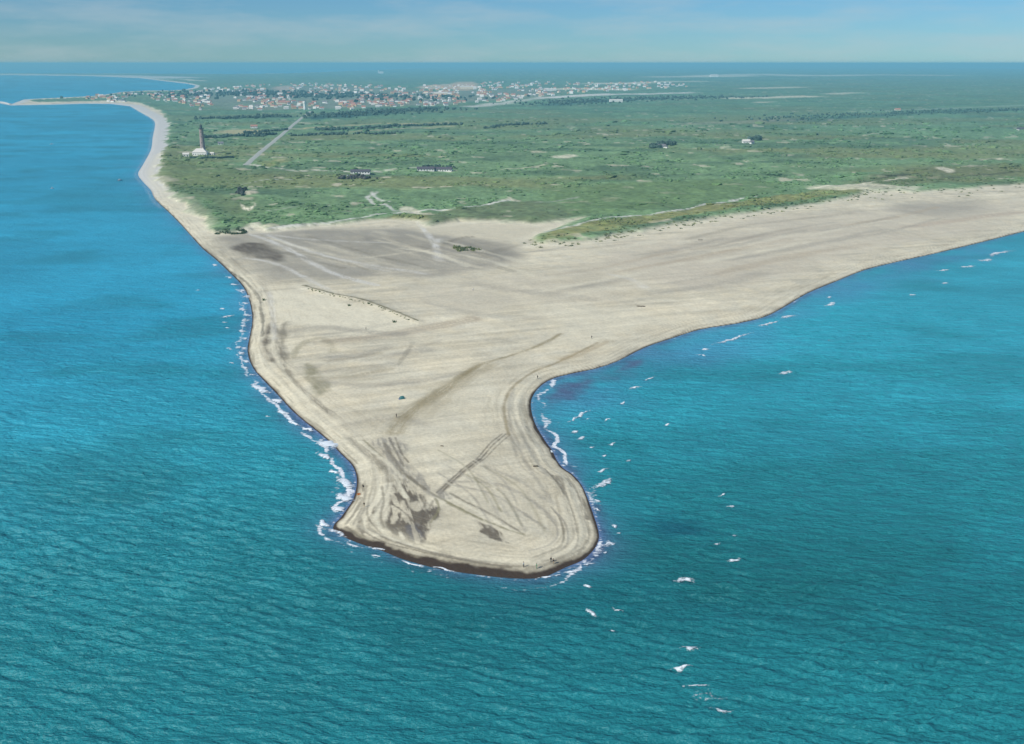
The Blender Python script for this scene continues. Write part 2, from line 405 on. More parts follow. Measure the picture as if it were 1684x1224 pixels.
HMARKS = [
    ('area', [(690, 355), (840, 333), (890, 330), (930, 340), (950, 352), (930, 363), (880, 369), (810, 364), (706, 372)], 10, 0, G_BRN, .6),
    ('area', [(900, 312), (1050, 302), (1200, 296), (1290, 306), (1200, 330), (1000, 356), (930, 350)], 14, 0, lin(114, 140, 88), .8),
    ('area', [(890, 388), (1000, 364), (1180, 338), (1330, 316), (1420, 306), (1420, 318), (1300, 336), (1150, 356), (1000, 384), (900, 400)], 8, 0, G_YEL, .75),
    ('area', [(1380, 300), (1500, 280), (1684, 270), (1684, 292), (1560, 304), (1430, 312)], 20, 0, lin(120, 122, 84), .7),
    ('area', [(680, 352), (700, 356), (705, 368), (640, 366), (560, 372), (640, 360)], 5, 0, lin(140, 138, 80), .7),
    ('area', [(275, 305), (420, 330), (420, 375), (380, 372), (330, 335)], 20, 0, lin(112, 122, 82), .6),
    ('area', [(270, 262), (400, 272), (420, 300), (300, 310), (270, 300)], 30, 0, lin(112, 132, 84), .6),
    ('area', [(420, 268), (470, 262), (480, 268), (440, 276)], 12, 0, lin(158, 158, 96), .7),
    # sand showing through
    ('line', [(362, 386), (440, 379), (500, 373), (560, 367), (620, 357), (700, 348), (770, 341), (836, 331)], 2.8, 2.2, C_WHITE, .95),
    ('area', [(395, 383), (408, 374), (424, 368), (432, 374), (440, 383), (415, 388)], 4, 0, C_CREAM, .95),
    ('area', [(396, 337), (404, 342), (414, 343), (420, 336), (422, 342), (412, 349), (400, 347)], 2.5, 0, C_CREAM, .95),
    ('area', [(398, 318), (420, 316), (424, 322), (404, 324)], 3, 0, C_SAND, .85),
    ('area', [(252, 292), (296, 297), (290, 303), (276, 304), (262, 318)], 8, 0, C_SAND, .6),
    ('area', [(275, 325), (310, 322), (330, 335), (342, 352), (360, 366), (344, 372), (318, 350), (290, 345)], 8, 0, lin(186, 184, 152), .40),
    ('line', [(620, 318), (604, 325), (616, 336), (634, 338), (650, 348), (686, 352)], 2.5, 2.5, C_WHITE, .75),
    ('line', [(612, 318), (622, 330), (640, 333)], 2.2, 2.2, C_WHITE, .75),
    ('area', [(655, 346), (668, 341), (688, 345), (690, 354), (666, 352)], 3, 0, C_CREAM, .8),
    ('line', [(384, 306), (420, 300), (460, 296), (512, 294)], 2.6, 2.4, lin(198, 206, 190), .75),
    ('line', [(405, 271), (440, 277), (490, 282), (540, 281), (575, 286), (610, 284), (640, 282), (668, 279), (695, 276)], 5.0, 3.0, lin(214, 214, 192), .95),
    ('line', [(484, 283), (500, 281), (520, 280)], 5, 3, C_CREAM, .7),
    ('line', [(440, 350), (490, 345), (540, 338)], 2.0, 2.0, lin(190, 196, 176), .5),
    ('area', [(545, 305), (556, 301), (566, 303), (556, 308)], 3, 0, C_SAND, .85),
    ('line', [(576, 306), (582, 303)], 2.5, 1.5, C_SAND, .8),
    ('line', [(898, 386), (930, 378), (1000, 363), (1090, 350), (1180, 336), (1228, 327), (1250, 322)], 2.6, 1.8, C_WHITE, .9),
    ('line', [(1330, 312), (1400, 306), (1440, 300), (1490, 294)], 3, 3, C_CREAM, .75),
    ('area', [(1330, 310), (1420, 303), (1470, 306), (1520, 310), (1500, 318), (1420, 318)], 10, 0, C_CREAM, .7),
    ('area', [(1538, 278), (1552, 276), (1572, 282), (1560, 285)], 5, 0, C_CREAM, .85),
    ('line', [(880, 335), (920, 330), (950, 325)], 2.5, 2.5, lin(200, 204, 186), .6),
    ('line', [(838, 326), (844, 331), (852, 331)], 3, 2, C_CREAM, .8),
    ('area', [(910, 258), (935, 255), (952, 257), (930, 262)], 8, 0, C_CREAM, .95),
    ('line', [(826, 281), (850, 278), (880, 275), (900, 271)], 4, 4, C_SAND, .75),
    ('line', [(778, 285), (798, 284)], 5, 4, C_SAND, .7),
    ('line', [(705, 248), (718, 247), (728, 249)], 4, 3, C_SAND, .7),
    ('line', [(1420, 300), (1520, 296), (1600, 290), (1684, 282)], 5, 5, lin(66, 70, 48), .65),
    ('line', [(1440, 296), (1500, 289)], 5, 5, lin(66, 70, 48), .65),
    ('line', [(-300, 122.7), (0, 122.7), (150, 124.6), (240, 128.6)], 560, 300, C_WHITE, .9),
    # fields and rides in the plantation
    ('area', [(345, 221), (372, 214), (440, 214), (438, 220), (390, 222)], 30, 0, G_TAN, .9),
    ('line', [(500, 212), (560, 208), (620, 204.5), (680, 204), (730, 203)], 14, 12, G_TAN, .9),
    ('line', [(575, 219), (640, 214), (690, 212), (740, 209)], 12, 12, lin(186, 182, 138), .8),
    ('line', [(600, 187), (660, 182.5), (720, 179)], 8, 8, lin(176, 186, 162), .7),
    ('line', [(395, 203), (470, 201), (560, 200), (700, 198)], 30, 40, lin(112, 140, 110), .5),
    ('area', [(505, 196), (530, 187), (600, 183), (680, 178), (740, 176), (700, 184), (620, 190), (560, 196)], 30, 0, lin(36, 76, 76), .85),
    ('line', [(340, 196), (400, 195), (480, 193)], 30, 30, lin(42, 80, 78), .75),
    ('line', [(900, 174), (1000, 166), (1100, 162), (1250, 160)], 60, 60, lin(44, 86, 88), .7),
    ('line', [(780, 176), (830, 170), (870, 164), (905, 161), (960, 159)], 34, 40, C_WHITE, .65),
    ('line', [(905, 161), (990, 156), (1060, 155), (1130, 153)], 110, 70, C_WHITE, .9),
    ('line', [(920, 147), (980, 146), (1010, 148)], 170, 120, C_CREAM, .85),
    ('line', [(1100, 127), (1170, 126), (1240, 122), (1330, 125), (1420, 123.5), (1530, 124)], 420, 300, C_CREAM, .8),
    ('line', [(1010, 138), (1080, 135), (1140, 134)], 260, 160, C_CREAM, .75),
    ('line', [(1222, 162), (1270, 161), (1330, 159.5)], 80, 50, C_CREAM, .95),
    ('line', [(1250, 169), (1272, 168)], 50, 30, C_CREAM, .85),
    ('line', [(1370, 155), (1410, 153)], 80, 50, C_CREAM, .75),
    ('line', [(1230, 146), (1310, 144)], 130, 90, C_CREAM, .65),
    ('line', [(1425, 184), (1530, 180), (1684, 174)], 26, 22, lin(170, 190, 170), .5),
    ('line', [(1300, 200), (1450, 190), (1684, 180)], 70, 50, lin(40, 88, 84), .55),
    ('line', [(1140, 205), (1300, 198)], 40, 40, lin(176, 168, 150), .35),
    ('area', [(690, 146), (700, 141), (760, 137), (784, 138), (782, 146), (740, 147)], 50, 0, lin(222, 200, 170), .9),
    ('area', [(700, 153), (740, 150), (740, 158), (710, 158)], 40, 0, lin(232, 218, 190), .9),
    ('area', [(745, 136), (780, 135), (784, 147), (745, 148)], 40, 0, lin(214, 184, 150), .8),
    ('area', [(330, 150), (560, 142), (700, 150), (900, 145), (900, 158), (720, 172), (520, 180), (330, 178)], 60, 0, lin(150, 150, 140), .55),
    ('area', [(452, 143), (480, 141), (482, 152), (456, 152)], 40, 0, lin(222, 196, 176), .6),
    ('line', [(330, 133.5), (300, 131), (262, 131.5)], 60, 40, C_CREAM, .7),
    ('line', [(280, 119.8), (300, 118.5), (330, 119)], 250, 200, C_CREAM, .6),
]


def cover(X, Y, D, col, marks, wobble=1.0):
    """lay the marks over the colour array"""
    for kind, pts, w, soft, c, op in marks:
        P = gpts(pts, 2.0 if marks is HMARKS else 1.2)
        if kind == 'line':
            P = smooth_line(P, 4)
            pad = w + soft * 2 + 2
        else:
            P = smooth_line(P, 3, closed=True)
            pad = w * 2 + 4
        lo = P.min(0) - pad; hi = P.max(0) + pad
        idx = np.nonzero((X > lo[0]) & (X < hi[0]) & (Y > lo[1]) & (Y < hi[1]))[0]
        if len(idx) == 0:
            continue
        x = X[idx]; y = Y[idx]
        if kind == 'line':
            sc = max(w * 3, 1.5)
            nz = (fbm(x, y, sc, 2, 41) - .5) * 2
            cl = np.concatenate([[0], np.cumsum(np.linalg.norm(np.diff(P, axis=0), axis=1))])[:, None]
            d0, al = line_dist(x, y, P, attr=cl)
            d = d0 + nz * (w * .6) * wobble
            m = 1 - sstep(w * .5 - soft * .3, w * .5 + soft, d)
            m = m * (0.55 + 0.75 * fbm(x, y, sc * 3, 2, 47)).clip(0, 1)
            if w >= 1.2 and marks is MARKS:      # wind and wheels leave it in strands
                m = m * np.clip(.35 + 1.0 * sstep(.30, .62, fbm(al[0] / (w * 6), (d0 + nz * w * .3) / max(w * .28, .35), 1.0, 3, 57)), 0, 1)
        else:
            d = line_dist(x, y, P, closed=True)
            d = np.where(inside(x, y, P), d, -d) + (fbm(x, y, w * 4 + 1, 3, 43) - .5) * w * 1.7 * wobble
            m = sstep(-w * .5, w * .9, d)
            m = m * (0.6 + 0.7 * fbm(x, y, w * 5 + 2, 3, 49)).clip(0, 1)
            m = m * np.clip(.45 + .95 * fbm(x * .8 + y * .5, (y * .8 - x * .5) / 3, max(w * .5, 1), 4, 59), 0, 1)
            if w < 2.6:      # raked into streaks by the swash
                m = m * (.30 + .95 * sstep(.36, .58, fbm(x * .9 + y * .22, y / 5.5, 1.3, 3, 53)))
                m = np.clip(m, 0, 1)
        m = (m * op)[:, None]
        col[idx] = col[idx] * (1 - m) + c * m


def coast_of(X, Y):
    d, a = line_dist(X, Y, COAST, closed=True, attr=COAST_A)
    return np.where(inside(X, Y, COAST), d, -d), a


def land(X, Y, D=None, A=None, colour=True):
    """height, colour and plant cover of the land"""
    if D is None:
        D, A = coast_of(X, Y)
    R = np.hypot(X, Y)
    # plant cover with a ragged edge
    dh = line_dist(X, Y, HEATH, closed=True)
    dh = np.where(inside(X, Y, HEATH), dh, -dh)
    nz = fbm(X, Y, 26, 4, 3) - .5
    veg = sstep(-3, 6, dh + nz * 26 * np.clip(R / 900, .4, 1))
    veg = np.where(D < 1, 0, veg)
    ridge = np.exp(-((dh - 10) / 16.0) ** 2)
    z = np.where(D > 0, 1.9 * (1 - np.exp(-np.maximum(D, 0) / 11.0)), np.maximum(D * .14, -3.0))
    core = sstep(0, 25, D)
    z = z + core * (1 - veg) * ((fbm(X, Y, 22, 3, 61) - .5) * .9 + (fbm(X, Y, 5, 2, 66) - .5) * .22)
    # little berms that follow the shore
    z = z + .16 * np.exp(-((D - 5.5) / 1.2) ** 2) + .12 * np.exp(-((D - 9.5) / 1.6) ** 2)
    dune = np.abs(fbm(X, Y, 75, 4, 71) - .5) * 2
    z = z + veg * sstep(2, 30, dh) * (dune * 5.0 + (fbm(X, Y, 14, 3, 76) - .5) * 2.2) + ridge * veg * 2.2 * (.4 + 1.2 * fbm(X, Y, 18, 2, 81))
    # grassed ridge on the spit
    rd = line_dist(X, Y, RIDGE)
    z = z + .8 * np.exp(-(rd / 4.0) ** 2)
    # the road lies level
    rr = line_dist(X, Y, ROAD)
    k = 1 - sstep(6, 16, rr)
    z = z * (1 - k) + 3.0 * k
    z = np.where(R > 6000, np.minimum(z, 9), z)
    if not colour:
        return z
    # sand colour
    n1 = fbm(X, Y, 40, 4, 5); n2 = fbm(X, Y, 7, 3, 9); n3 = fbm(X * .35 + Y * .9, Y * .35 - X * .9, 9, 3, 13)
    ang = math.radians(20)
    u = X * math.cos(ang) + Y * math.sin(ang); v = -X * math.sin(ang) + Y * math.cos(ang)
    st = fbm(u / 9, v, 5, 4, 15)                       # long wind streaks
    st2 = fbm(u / 14, v * 1.0, 2.2, 3, 19)
    col = C_SAND[None, :] * (1 + .40 * (n1 - .5) + .22 * (n2 - .5) + .44 * (st - .5) + .34 * (st2 - .5))[:, None]
    col = col * (1 + (n3 - .5)[:, None] * np.array([.10, .04, -.06]))
    cover(X, Y, D, col, MARKS)
    sv = fbm(A[2] / 13.0, D / .9, 1.0, 3, 35)
    sw = np.exp(-np.maximum(D, 0) / 11.0)
    sd = (sstep(.52, .74, sv) * sw * .75)[:, None]
    col = col * (1 - sd) + lin(146, 136, 112) * sd
    sl = ((1 - sstep(.26, .46, sv)) * sw * .5)[:, None]
    col = col * (1 - sl) + C_CREAM * sl
    # bands left by the tide, parallel to the shore
    band = .5 + .5 * np.sin(D * 1.9 + 5 * (fbm(X, Y, 30, 2, 23) - .5))
    bm = np.exp(-np.maximum(D, 0) / 9.0) * sstep(.55, .95, band) * .42 * sstep(.3, .6, fbm(X, Y, 24, 2, 27))
    col = col * (1 - bm[:, None]) + C_DAMP * bm[:, None]
    # pale dry strip behind the wet sand, wet sand itself
    wet = A[0] * np.where(A[0] > 2.5, .75, .58)
    pale = np.exp(-((D - wet - 4.5) / 3.0) ** 2) * .35
    col = col * (1 - pale[:, None]) + C_CREAM * pale[:, None]
    jag = (fbm(X, Y, 5, 4, 31) - .5) * 1.7
    wm = 1 - sstep(wet * .70, wet * 1.05 + .3, D + jag * wet * .7)
    wm2 = (1 - sstep(wet * .9, wet * 1.9 + .8, D + jag * wet * 1.2)) * .5
    col = col * (1 - wm2[:, None]) + C_DAMP * wm2[:, None]
    col = col * (1 - wm[:, None]) + C_WET * wm[:, None]
    # far and west beaches are bleached pebbles
    far = sstep(1050, 1300, R) * (1 - sstep(25, 45, D)) * (X < -300)
    col = col * (1 - far[:, None] * .9) + lin(214, 214, 208) * far[:, None] * .9
    # heath colour
    h1 = fbm(X, Y, 120, 3, 101); h2 = fbm(X, Y, 32, 4, 105); h3 = fbm(X, Y, 9, 3, 109); h4 = fbm(X / 2.6, Y, 55, 4, 113)
    g = lin(120, 150, 104)[None, :] * (.62 + .6 * h2 + .45 * (h3 - .5) + .25 * h1)[:, None]
    dk = sstep(.52, .68, h4)[:, None] * .55
    g = g * (1 - dk) + lin(74, 100, 76) * dk
    ol = sstep(.46, .64, fbm(X / 2, Y, 150, 4, 117))[:, None] * .62
    g = g * (1 - ol) + lin(142, 144, 92) * ol
    bare = (sstep(.71, .80, fbm(X, Y, 26, 3, 121)) * .65)[:, None]
    g = g * (1 - bare) + C_SAND * bare
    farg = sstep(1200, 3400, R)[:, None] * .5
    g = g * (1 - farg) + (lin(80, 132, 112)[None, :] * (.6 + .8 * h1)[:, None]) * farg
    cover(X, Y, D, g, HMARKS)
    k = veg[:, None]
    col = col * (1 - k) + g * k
    # bright sand face in front of the dunes
    face = np.exp(-((dh + 4) / 7.0) ** 2) * .55 * (X > -560)
    col = col * (1 - face[:, None]) + C_CREAM * face[:, None]
    return z, np.clip(col, .004, .9), veg


RIDGE = smooth_line(gpts([(500, 472), (540, 484), (592, 495), (640, 512), (684, 530)], 1.5), 4)


def zat(x, y):
    return float(land(np.array([x]), np.array([y]), colour=False)[0])


def spot(px, py, z0=2.0):
    """where a thing seen at this photograph position stands, on the terrain"""
    z = z0
    for _ in range(2):
        gx, gy = ground(px, py, z)
        z = zat(float(gx), float(gy))
    return Vector((float(gx), float(gy), z))


# ------------------------------------------------------------------ materials
MAT = {}


def new_mat(name):
    m = bpy.data.materials.new(name)
    m.use_nodes = True
    nt = m.node_tree
    return m, nt.nodes, nt.links, nt.nodes['Principled BSDF']


def plain(name, rgb, rough=.8, var=.18, scale=2.0, attr=None, bump=0.0):
    m, n, l, b = new_mat(name)
    b.inputs['Roughness'].default_value = rough
    b.inputs['Specular IOR Level'].default_value = .25
    tc = n.new('ShaderNodeTexCoord')
    no = n.new('ShaderNodeTexNoise'); no.inputs['Scale'].default_value = scale; no.inputs['Detail'].default_value = 5
    l.new(tc.outputs['Object'], no.inputs['Vector'])
    mr = n.new('ShaderNodeMapRange')
    mr.inputs['From Min'].default_value = .25; mr.inputs['From Max'].default_value = .75
    mr.inputs['To Min'].default_value = 1 - var; mr.inputs['To Max'].default_value = 1 + var
    l.new(no.outputs['Fac'], mr.inputs['Value'])
    mx = n.new('ShaderNodeMix'); mx.data_type = 'RGBA'; mx.blend_type = 'MULTIPLY'; mx.inputs['Factor'].default_value = 1
    if attr:
        a = n.new('ShaderNodeAttribute'); a.attribute_name = attr
        l.new(a.outputs['Color'], mx.inputs['A'])
    else:
        mx.inputs['A'].default_value = (*rgb, 1)
    l.new(mr.outputs['Result'], mx.inputs['B'])
    l.new(mx.outputs['Result'], b.inputs['Base Color'])
    if bump:
        bp = n.new('ShaderNodeBump'); bp.inputs['Strength'].default_value = bump; bp.inputs['Distance'].default_value = .4
        l.new(no.outputs['Fac'], bp.inputs['Height']); l.new(bp.outputs['Normal'], b.inputs['Normal'])
    MAT[name] = m
    return m


plain('sand', (0, 0, 0), .95, .13, .8, attr='tint', bump=.4)
plain('heath', (0, 0, 0), .95, .38, .16, attr='tint', bump=.8)
plain('leaf', (0, 0, 0), .8, .25, .6, attr='tint')
plain('white_wall', (.80, .79, .74), .8, .06)
plain('cream_wall', (.74, .66, .50), .8, .08)
plain('yellow_wall', (.62, .48, .28), .8, .1)
plain('red_roof', (.40, .21, .16), .8, .2)
plain('grey_roof', (.20, .20, .21), .8, .2)
plain('pale_roof', (.66, .63, .56), .7, .1)
plain('dark_roof', (.10, .095, .11), .7, .2)
plain('tower_brick', (.33, .27, .25), .85, .2, .8)
plain('dark_metal', (.04, .045, .05), .5, .1)
plain('lantern_glass', (.10, .13, .14), .1, .05)
plain('window_glass', (.03, .04, .05), .12, .05)
plain('door_paint', (.07, .10, .08), .5, .1)
plain('asphalt_pale', (.38, .40, .35), .9, .12, .3)
plain('bark', (.09, .07, .05), .9, .2)
plain('skin', (.50, .33, .24), .6, .05)
plain('cloth_dark', (.035, .030, .028), .9, .2)
plain('cloth_tan', (.38, .28, .16), .9, .2)
plain('cloth_white', (.75, .74, .70), .9, .05)
plain('cloth_green', (.12, .24, .14), .9, .1)
plain('cloth_blue', (.06, .12, .28), .9, .1)
plain('hair', (.05, .035, .02), .8, .2)
plain('tent_teal', (.05, .17, .17), .8, .1)
plain('wood_dark', (.07, .055, .04), .9, .3)
plain('orange_plastic', (.60, .22, .05), .5, .1)
plain('boat_white', (.82, .83, .82), .35, .03)
plain('boat_blue', (.05, .12, .25), .4, .05)
plain('stone_pale', (.56, .55, .52), .9, .15, .3)
plain('tyre', (.02, .02, .02), .8, .1)
plain('car_red', (.40, .05, .04), .35, .04)
plain('car_blue', (.08, .18, .34), .35, .04)
plain('car_light', (.62, .66, .68), .35, .04)

# sea
m, n, l, b = new_mat('sea_water')
a = n.new('ShaderNodeAttribute'); a.attribute_name = 'tint'
fo = n.new('ShaderNodeAttribute'); fo.attribute_name = 'foam'
geo = n.new('ShaderNodeNewGeometry')


def stretched(sx, sy, scale, detail, rot=0.0):
    mp = n.new('ShaderNodeMapping'); mp.inputs['Scale'].default_value = (sx, sy, 1); mp.inputs['Rotation'].default_value = (0, 0, rot)
    no = n.new('ShaderNodeTexNoise'); no.inputs['Scale'].default_value = scale; no.inputs['Detail'].default_value = detail
    no.inputs['Roughness'].default_value = .6
    l.new(geo.outputs['Position'], mp.inputs['Vector']); l.new(mp.outputs['Vector'], no.inputs['Vector'])
    return no


nA = stretched(.30, 1.0, .30, 5, math.radians(-6))
nB = stretched(.5, 1.0, 1.1, 3, math.radians(14))
add = n.new('ShaderNodeMath'); add.operation = 'MULTIPLY_ADD'; add.inputs[1].default_value = .35
l.new(nB.outputs['Fac'], add.inputs[0]); l.new(nA.outputs['Fac'], add.inputs[2])
bp = n.new('ShaderNodeBump'); bp.inputs['Strength'].default_value = .8; bp.inputs['Distance'].default_value = 2.3
l.new(add.outputs['Value'], bp.inputs['Height']); l.new(bp.outputs['Normal'], b.inputs['Normal'])
fn = stretched(.5, 1, .8, 6)
fm = n.new('ShaderNodeMath'); fm.operation = 'MULTIPLY_ADD'; fm.inputs[1].default_value = 1.6; fm.inputs[2].default_value = -.8
l.new(fn.outputs['Fac'], fm.inputs[0])
fa = n.new('ShaderNodeMath'); fa.operation = 'ADD'; fa.use_clamp = False
l.new(fo.outputs['Fac'], fa.inputs[0]); l.new(fm.outputs['Value'], fa.inputs[1])
fr = n.new('ShaderNodeMapRange'); fr.inputs['From Min'].default_value = .52; fr.inputs['From Max'].default_value = .8
l.new(fa.outputs['Value'], fr.inputs['Value'])
mx = n.new('ShaderNodeMix'); mx.data_type = 'RGBA'; mx.inputs['B'].default_value = (.78, .82, .84, 1)
l.new(fr.outputs['Result'], mx.inputs['Factor']); l.new(a.outputs['Color'], mx.inputs['A'])
l.new(mx.outputs['Result'], b.inputs['Base Color'])
b.inputs['Roughness'].default_value = .36
b.inputs['Specular IOR Level'].default_value = .34
b.inputs['IOR'].default_value = 1.33
MAT['sea_water'] = m
# foam of breaking waves: white with water showing through the lace
m, n, l, b = new_mat('sea_foam')
fo = n.new('ShaderNodeAttribute'); fo.attribute_name = 'foam'
geo = n.new('ShaderNodeNewGeometry')
fn = stretched(.6, 1, 1.3, 7)
fm = n.new('ShaderNodeMath'); fm.operation = 'MULTIPLY_ADD'; fm.inputs[1].default_value = 2.4; fm.inputs[2].default_value = -1.2
l.new(fn.outputs['Fac'], fm.inputs[0])
fa = n.new('ShaderNodeMath'); fa.operation = 'ADD'
l.new(fo.outputs['Fac'], fa.inputs[0]); l.new(fm.outputs['Value'], fa.inputs[1])
fr = n.new('ShaderNodeMapRange'); fr.inputs['From Min'].default_value = .38; fr.inputs['From Max'].default_value = .95
l.new(fa.outputs['Value'], fr.inputs['Value'])
b.inputs['Base Color'].default_value = (.70, .77, .80, 1)
l.new(fr.outputs['Result'], b.inputs['Alpha'])
b.inputs['Roughness'].default_value = .6
MAT['sea_foam'] = m


# ------------------------------------------------------------------ mesh helpers
def mesh_np(name, V, F4, mat, smooth=True, attrs=None):
    me = bpy.data.meshes.new(name)
    me.vertices.add(len(V)); me.vertices.foreach_set('co', np.ascontiguousarray(V, dtype=np.float32).ravel())
    nf, k = F4.shape
    me.loops.add(nf * k); me.loops.foreach_set('vertex_index', F4.astype(np.int32).ravel())
    me.polygons.add(nf); me.polygons.foreach_set('loop_start', np.arange(0, nf * k, k, dtype=np.int32))
    me.polygons.foreach_set('use_smooth', np.full(nf, smooth, bool))
    for an, arr in (attrs or {}).items():
        if arr.ndim == 2:
            at = me.attributes.new(an, 'FLOAT_COLOR', 'POINT')
            c4 = np.ones((len(V), 4), np.float32); c4[:, :3] = arr
            at.data.foreach_set('color', c4.ravel())
        else:
            at = me.attributes.new(an, 'FLOAT', 'POINT')
            at.data.foreach_set('value', arr.astype(np.float32))
    me.update(calc_edges=True)
    me.materials.append(MAT[mat])
    return me


def put(name, me, parent=None, loc=(0, 0, 0), rz=0.0, label=None, cat=None, group=None, kind=None, scale=None):
    o = bpy.data.objects.new(name, me)
    COL.objects.link(o)
    o.parent = parent
    o.location = loc
    o.rotation_euler = (0, 0, rz)
    if scale is not None:
        o.scale = (scale,) * 3 if isinstance(scale, (int, float)) else scale
    if label: o['label'] = label
    if cat: o['category'] = cat
    if group: o['group'] = group
    if kind: o['kind'] = kind
    return o


def grid_rows(parts):
    out = []
    for a, b_, s in parts:
        out.append(np.arange(a, b_, s))
    return np.concatenate(out)


COLS_L = grid_rows([(-1400, -300, 40), (-300, -40, 8), (-40, 1724, 1.35), (1724, 2000, 8), (2000, 3600, 40)])
ROWS_L = grid_rows([(106.9, 190, .55), (190, 420, 1.2), (420, 985, 1.35)])
COLS_S = grid_rows([(-1800, -300, 40), (-300, -40, 8), (-40, 1724, 1.8), (1724, 2000, 8), (2000, 3600, 40)])
ROWS_S = grid_rows([(105.4, 200, 1.0), (200, 1260, 1.65), (1260, 1500, 6), (1500, 2000, 25), (2000, 2400, 60)])


def cells(nr, nc, keep):
    r, c = np.meshgrid(np.arange(nr - 1), np.arange(nc - 1), indexing='ij')
    a = (r * nc + c).ravel()
    q = np.stack([a, a + nc, a + nc + 1, a + 1], 1)
    q = q[keep(q)]
    return q


def compact(q, n):
    used = np.zeros(n, bool); used[q.ravel()] = True
    mp = np.cumsum(used) - 1
    return used, mp[q]


# ------------------------------------------------------------------ land
cx, ry = np.meshgrid(COLS_L, ROWS_L)
X, Y = ground(cx.ravel(), ry.ravel())
X = X.ravel(); Y = Y.ravel()
# quick cull: far outside the coast's box in the near field
D, A = coast_of(X, Y)
q = cells(len(ROWS_L), len(COLS_L), lambda q: (D[q] > -14 - .012 * Y[q]).any(1))
used, q = compact(q, len(X))
X, Y, D, A = X[used], Y[used], D[used], A[:, used]
Z, C, VEG = land(X, Y, D, A)
V = np.stack([X, Y, Z], 1)
is_heath = VEG[q].mean(1) > .5
for nm, sel, mt, lb, ct in (('beach', ~is_heath, 'sand', 'pale sandspit with dark wet rim running into the blue sea', 'beach'),
                            ('heath', is_heath, 'heath', 'flat green heath and dunes behind the beach', 'heath')):
    qq = q[sel]
    us, qq = compact(qq, len(V))
    put(nm, mesh_np(nm, V[us], qq, mt, attrs={'tint': C[us]}), label=lb, cat=ct, kind='structure')

# ------------------------------------------------------------------ sea
cx, ry = np.meshgrid(COLS_S, ROWS_S)
SX, SY = ground(cx.ravel(), ry.ravel())
D, A = coast_of(SX, SY)
q = cells(len(ROWS_S), len(COLS_S), lambda q: (D[q] < 12 + .01 * SY[q]).any(1))
used, q = compact(q, len(SX))
SX, SY, D, A = SX[used], SY[used], D[used], A[:, used]
R = np.hypot(SX, SY)
off = np.maximum(-D, 0)
def sea_height(X_, Y_, D_=None):
    """wind waves; short ones only where the net is fine enough to carry them"""
    if D_ is None:
        D_, _ = coast_of(X_, Y_)
    R_ = np.hypot(X_, Y_); zs_ = np.zeros_like(X_); wr = np.random.default_rng(5)
    gust = .5 + 1.0 * fbm(X_, Y_, 90, 3, 201)
    res = np.maximum(R_ * R_ / (FPX * CAM_H) * 1.65, R_ / FPX * 1.8)
    for i in range(22):
        wl_ = 1.9 * (1.08 ** i) * wr.uniform(.92, 1.08)
        th = math.radians(wr.normal(97, 24))
        ph = wr.uniform(0, 6.28)
        amp = WAVE * wl_ ** .95 * wr.uniform(.6, 1.3)
        warp = (fbm(X_, Y_, wl_ * 2.4, 2, 210 + i % 7) - .5) * 8.0
        fade = 1 - sstep(.22, .5, res / wl_)
        s = np.sin((X_ * math.cos(th) + Y_ * math.sin(th)) * 2 * math.pi / wl_ + ph + warp)
        zs_ += amp * fade * ((1 - 2 * np.abs(s)) if i % 2 == 0 else s)
    off_ = np.maximum(-D_, 0)
    return zs_ * gust * sstep(0, 25, off_) - .10 * sstep(0, 6, off_)


WAVE = .0165
zs = sea_height(SX, SY, D)
# water colour: sea bed showing through near the shore, weed and gust patches further out, sky reflection painted in by distance
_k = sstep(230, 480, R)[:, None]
deep = lin(36, 130, 138, .84)[None, :] * (1 - _k) + lin(54, 162, 178, .95)[None, :] * _k  # darker near, lighter far: grazing sky reflection put into the colour
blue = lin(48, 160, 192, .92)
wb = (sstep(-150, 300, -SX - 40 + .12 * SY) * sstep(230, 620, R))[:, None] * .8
wb = np.maximum(wb, sstep(700, 2200, R)[:, None] * .7)  # far water bluer, reflected sky painted into the tint
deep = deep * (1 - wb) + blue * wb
patch = fbm(SX / 2.2, SY, 60, 4, 231)
deep *= (.72 + .56 * patch)[:, None]
small = fbm(SX / 2.2, SY, 6, 3, 241)
deep *= (.86 + .28 * small)[:, None]
greenp = sstep(.5, .72, fbm(SX / 1.8, SY, 45, 3, 251))[:, None] * .3
deep = deep * (1 - greenp) + lin(28, 104, 102, .8) * greenp
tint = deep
sh = A[1]
wsh = 1.2 + 10.0 * np.maximum(fbm(SX, SY, 26, 3, 261) - .25, 0) * np.clip(R / 400, .6, 3)
mauve = (np.exp(-off / wsh) * sh * .88)[:, None]
tint = tint * (1 - mauve) + lin(112, 130, 178, .80) * mauve
bay = gpts([(880, 640), (960, 612), (1100, 560), (1240, 528), (1300, 505), (1420, 448), (1600, 404), (1640, 412), (1480, 470), (1330, 525), (1180, 610), (1060, 660), (960, 680), (900, 690)])
db = line_dist(SX, SY, bay, closed=True); db = np.where(inside(SX, SY, bay), db, -db)
bm = (sstep(-12, 30, db + (fbm(SX, SY, 40, 4, 265) - .5) * 60) * .42)[:, None]
tint = tint * (1 - bm) + lin(96, 142, 190, .80) * bm
corner = gpts([(884, 652), (905, 632), (950, 622), (1010, 606), (1075, 580), (1060, 596), (1000, 628), (940, 650), (900, 672)])
dc_ = line_dist(SX, SY, corner, closed=True); dc_ = np.where(inside(SX, SY, corner), dc_, -dc_)
cm_ = (sstep(-4, 9, dc_ + (fbm(SX, SY, 14, 4, 268) - .5) * 22) * .85)[:, None]
tint = tint * (1 - cm_) + lin(98, 96, 134, .78) * cm_
weed = gpts([(1050, 860), (1110, 852), (1165, 868), (1150, 885), (1080, 890)])
dw = line_dist(SX, SY, weed, closed=True); dw = np.where(inside(SX, SY, weed), dw, -dw)
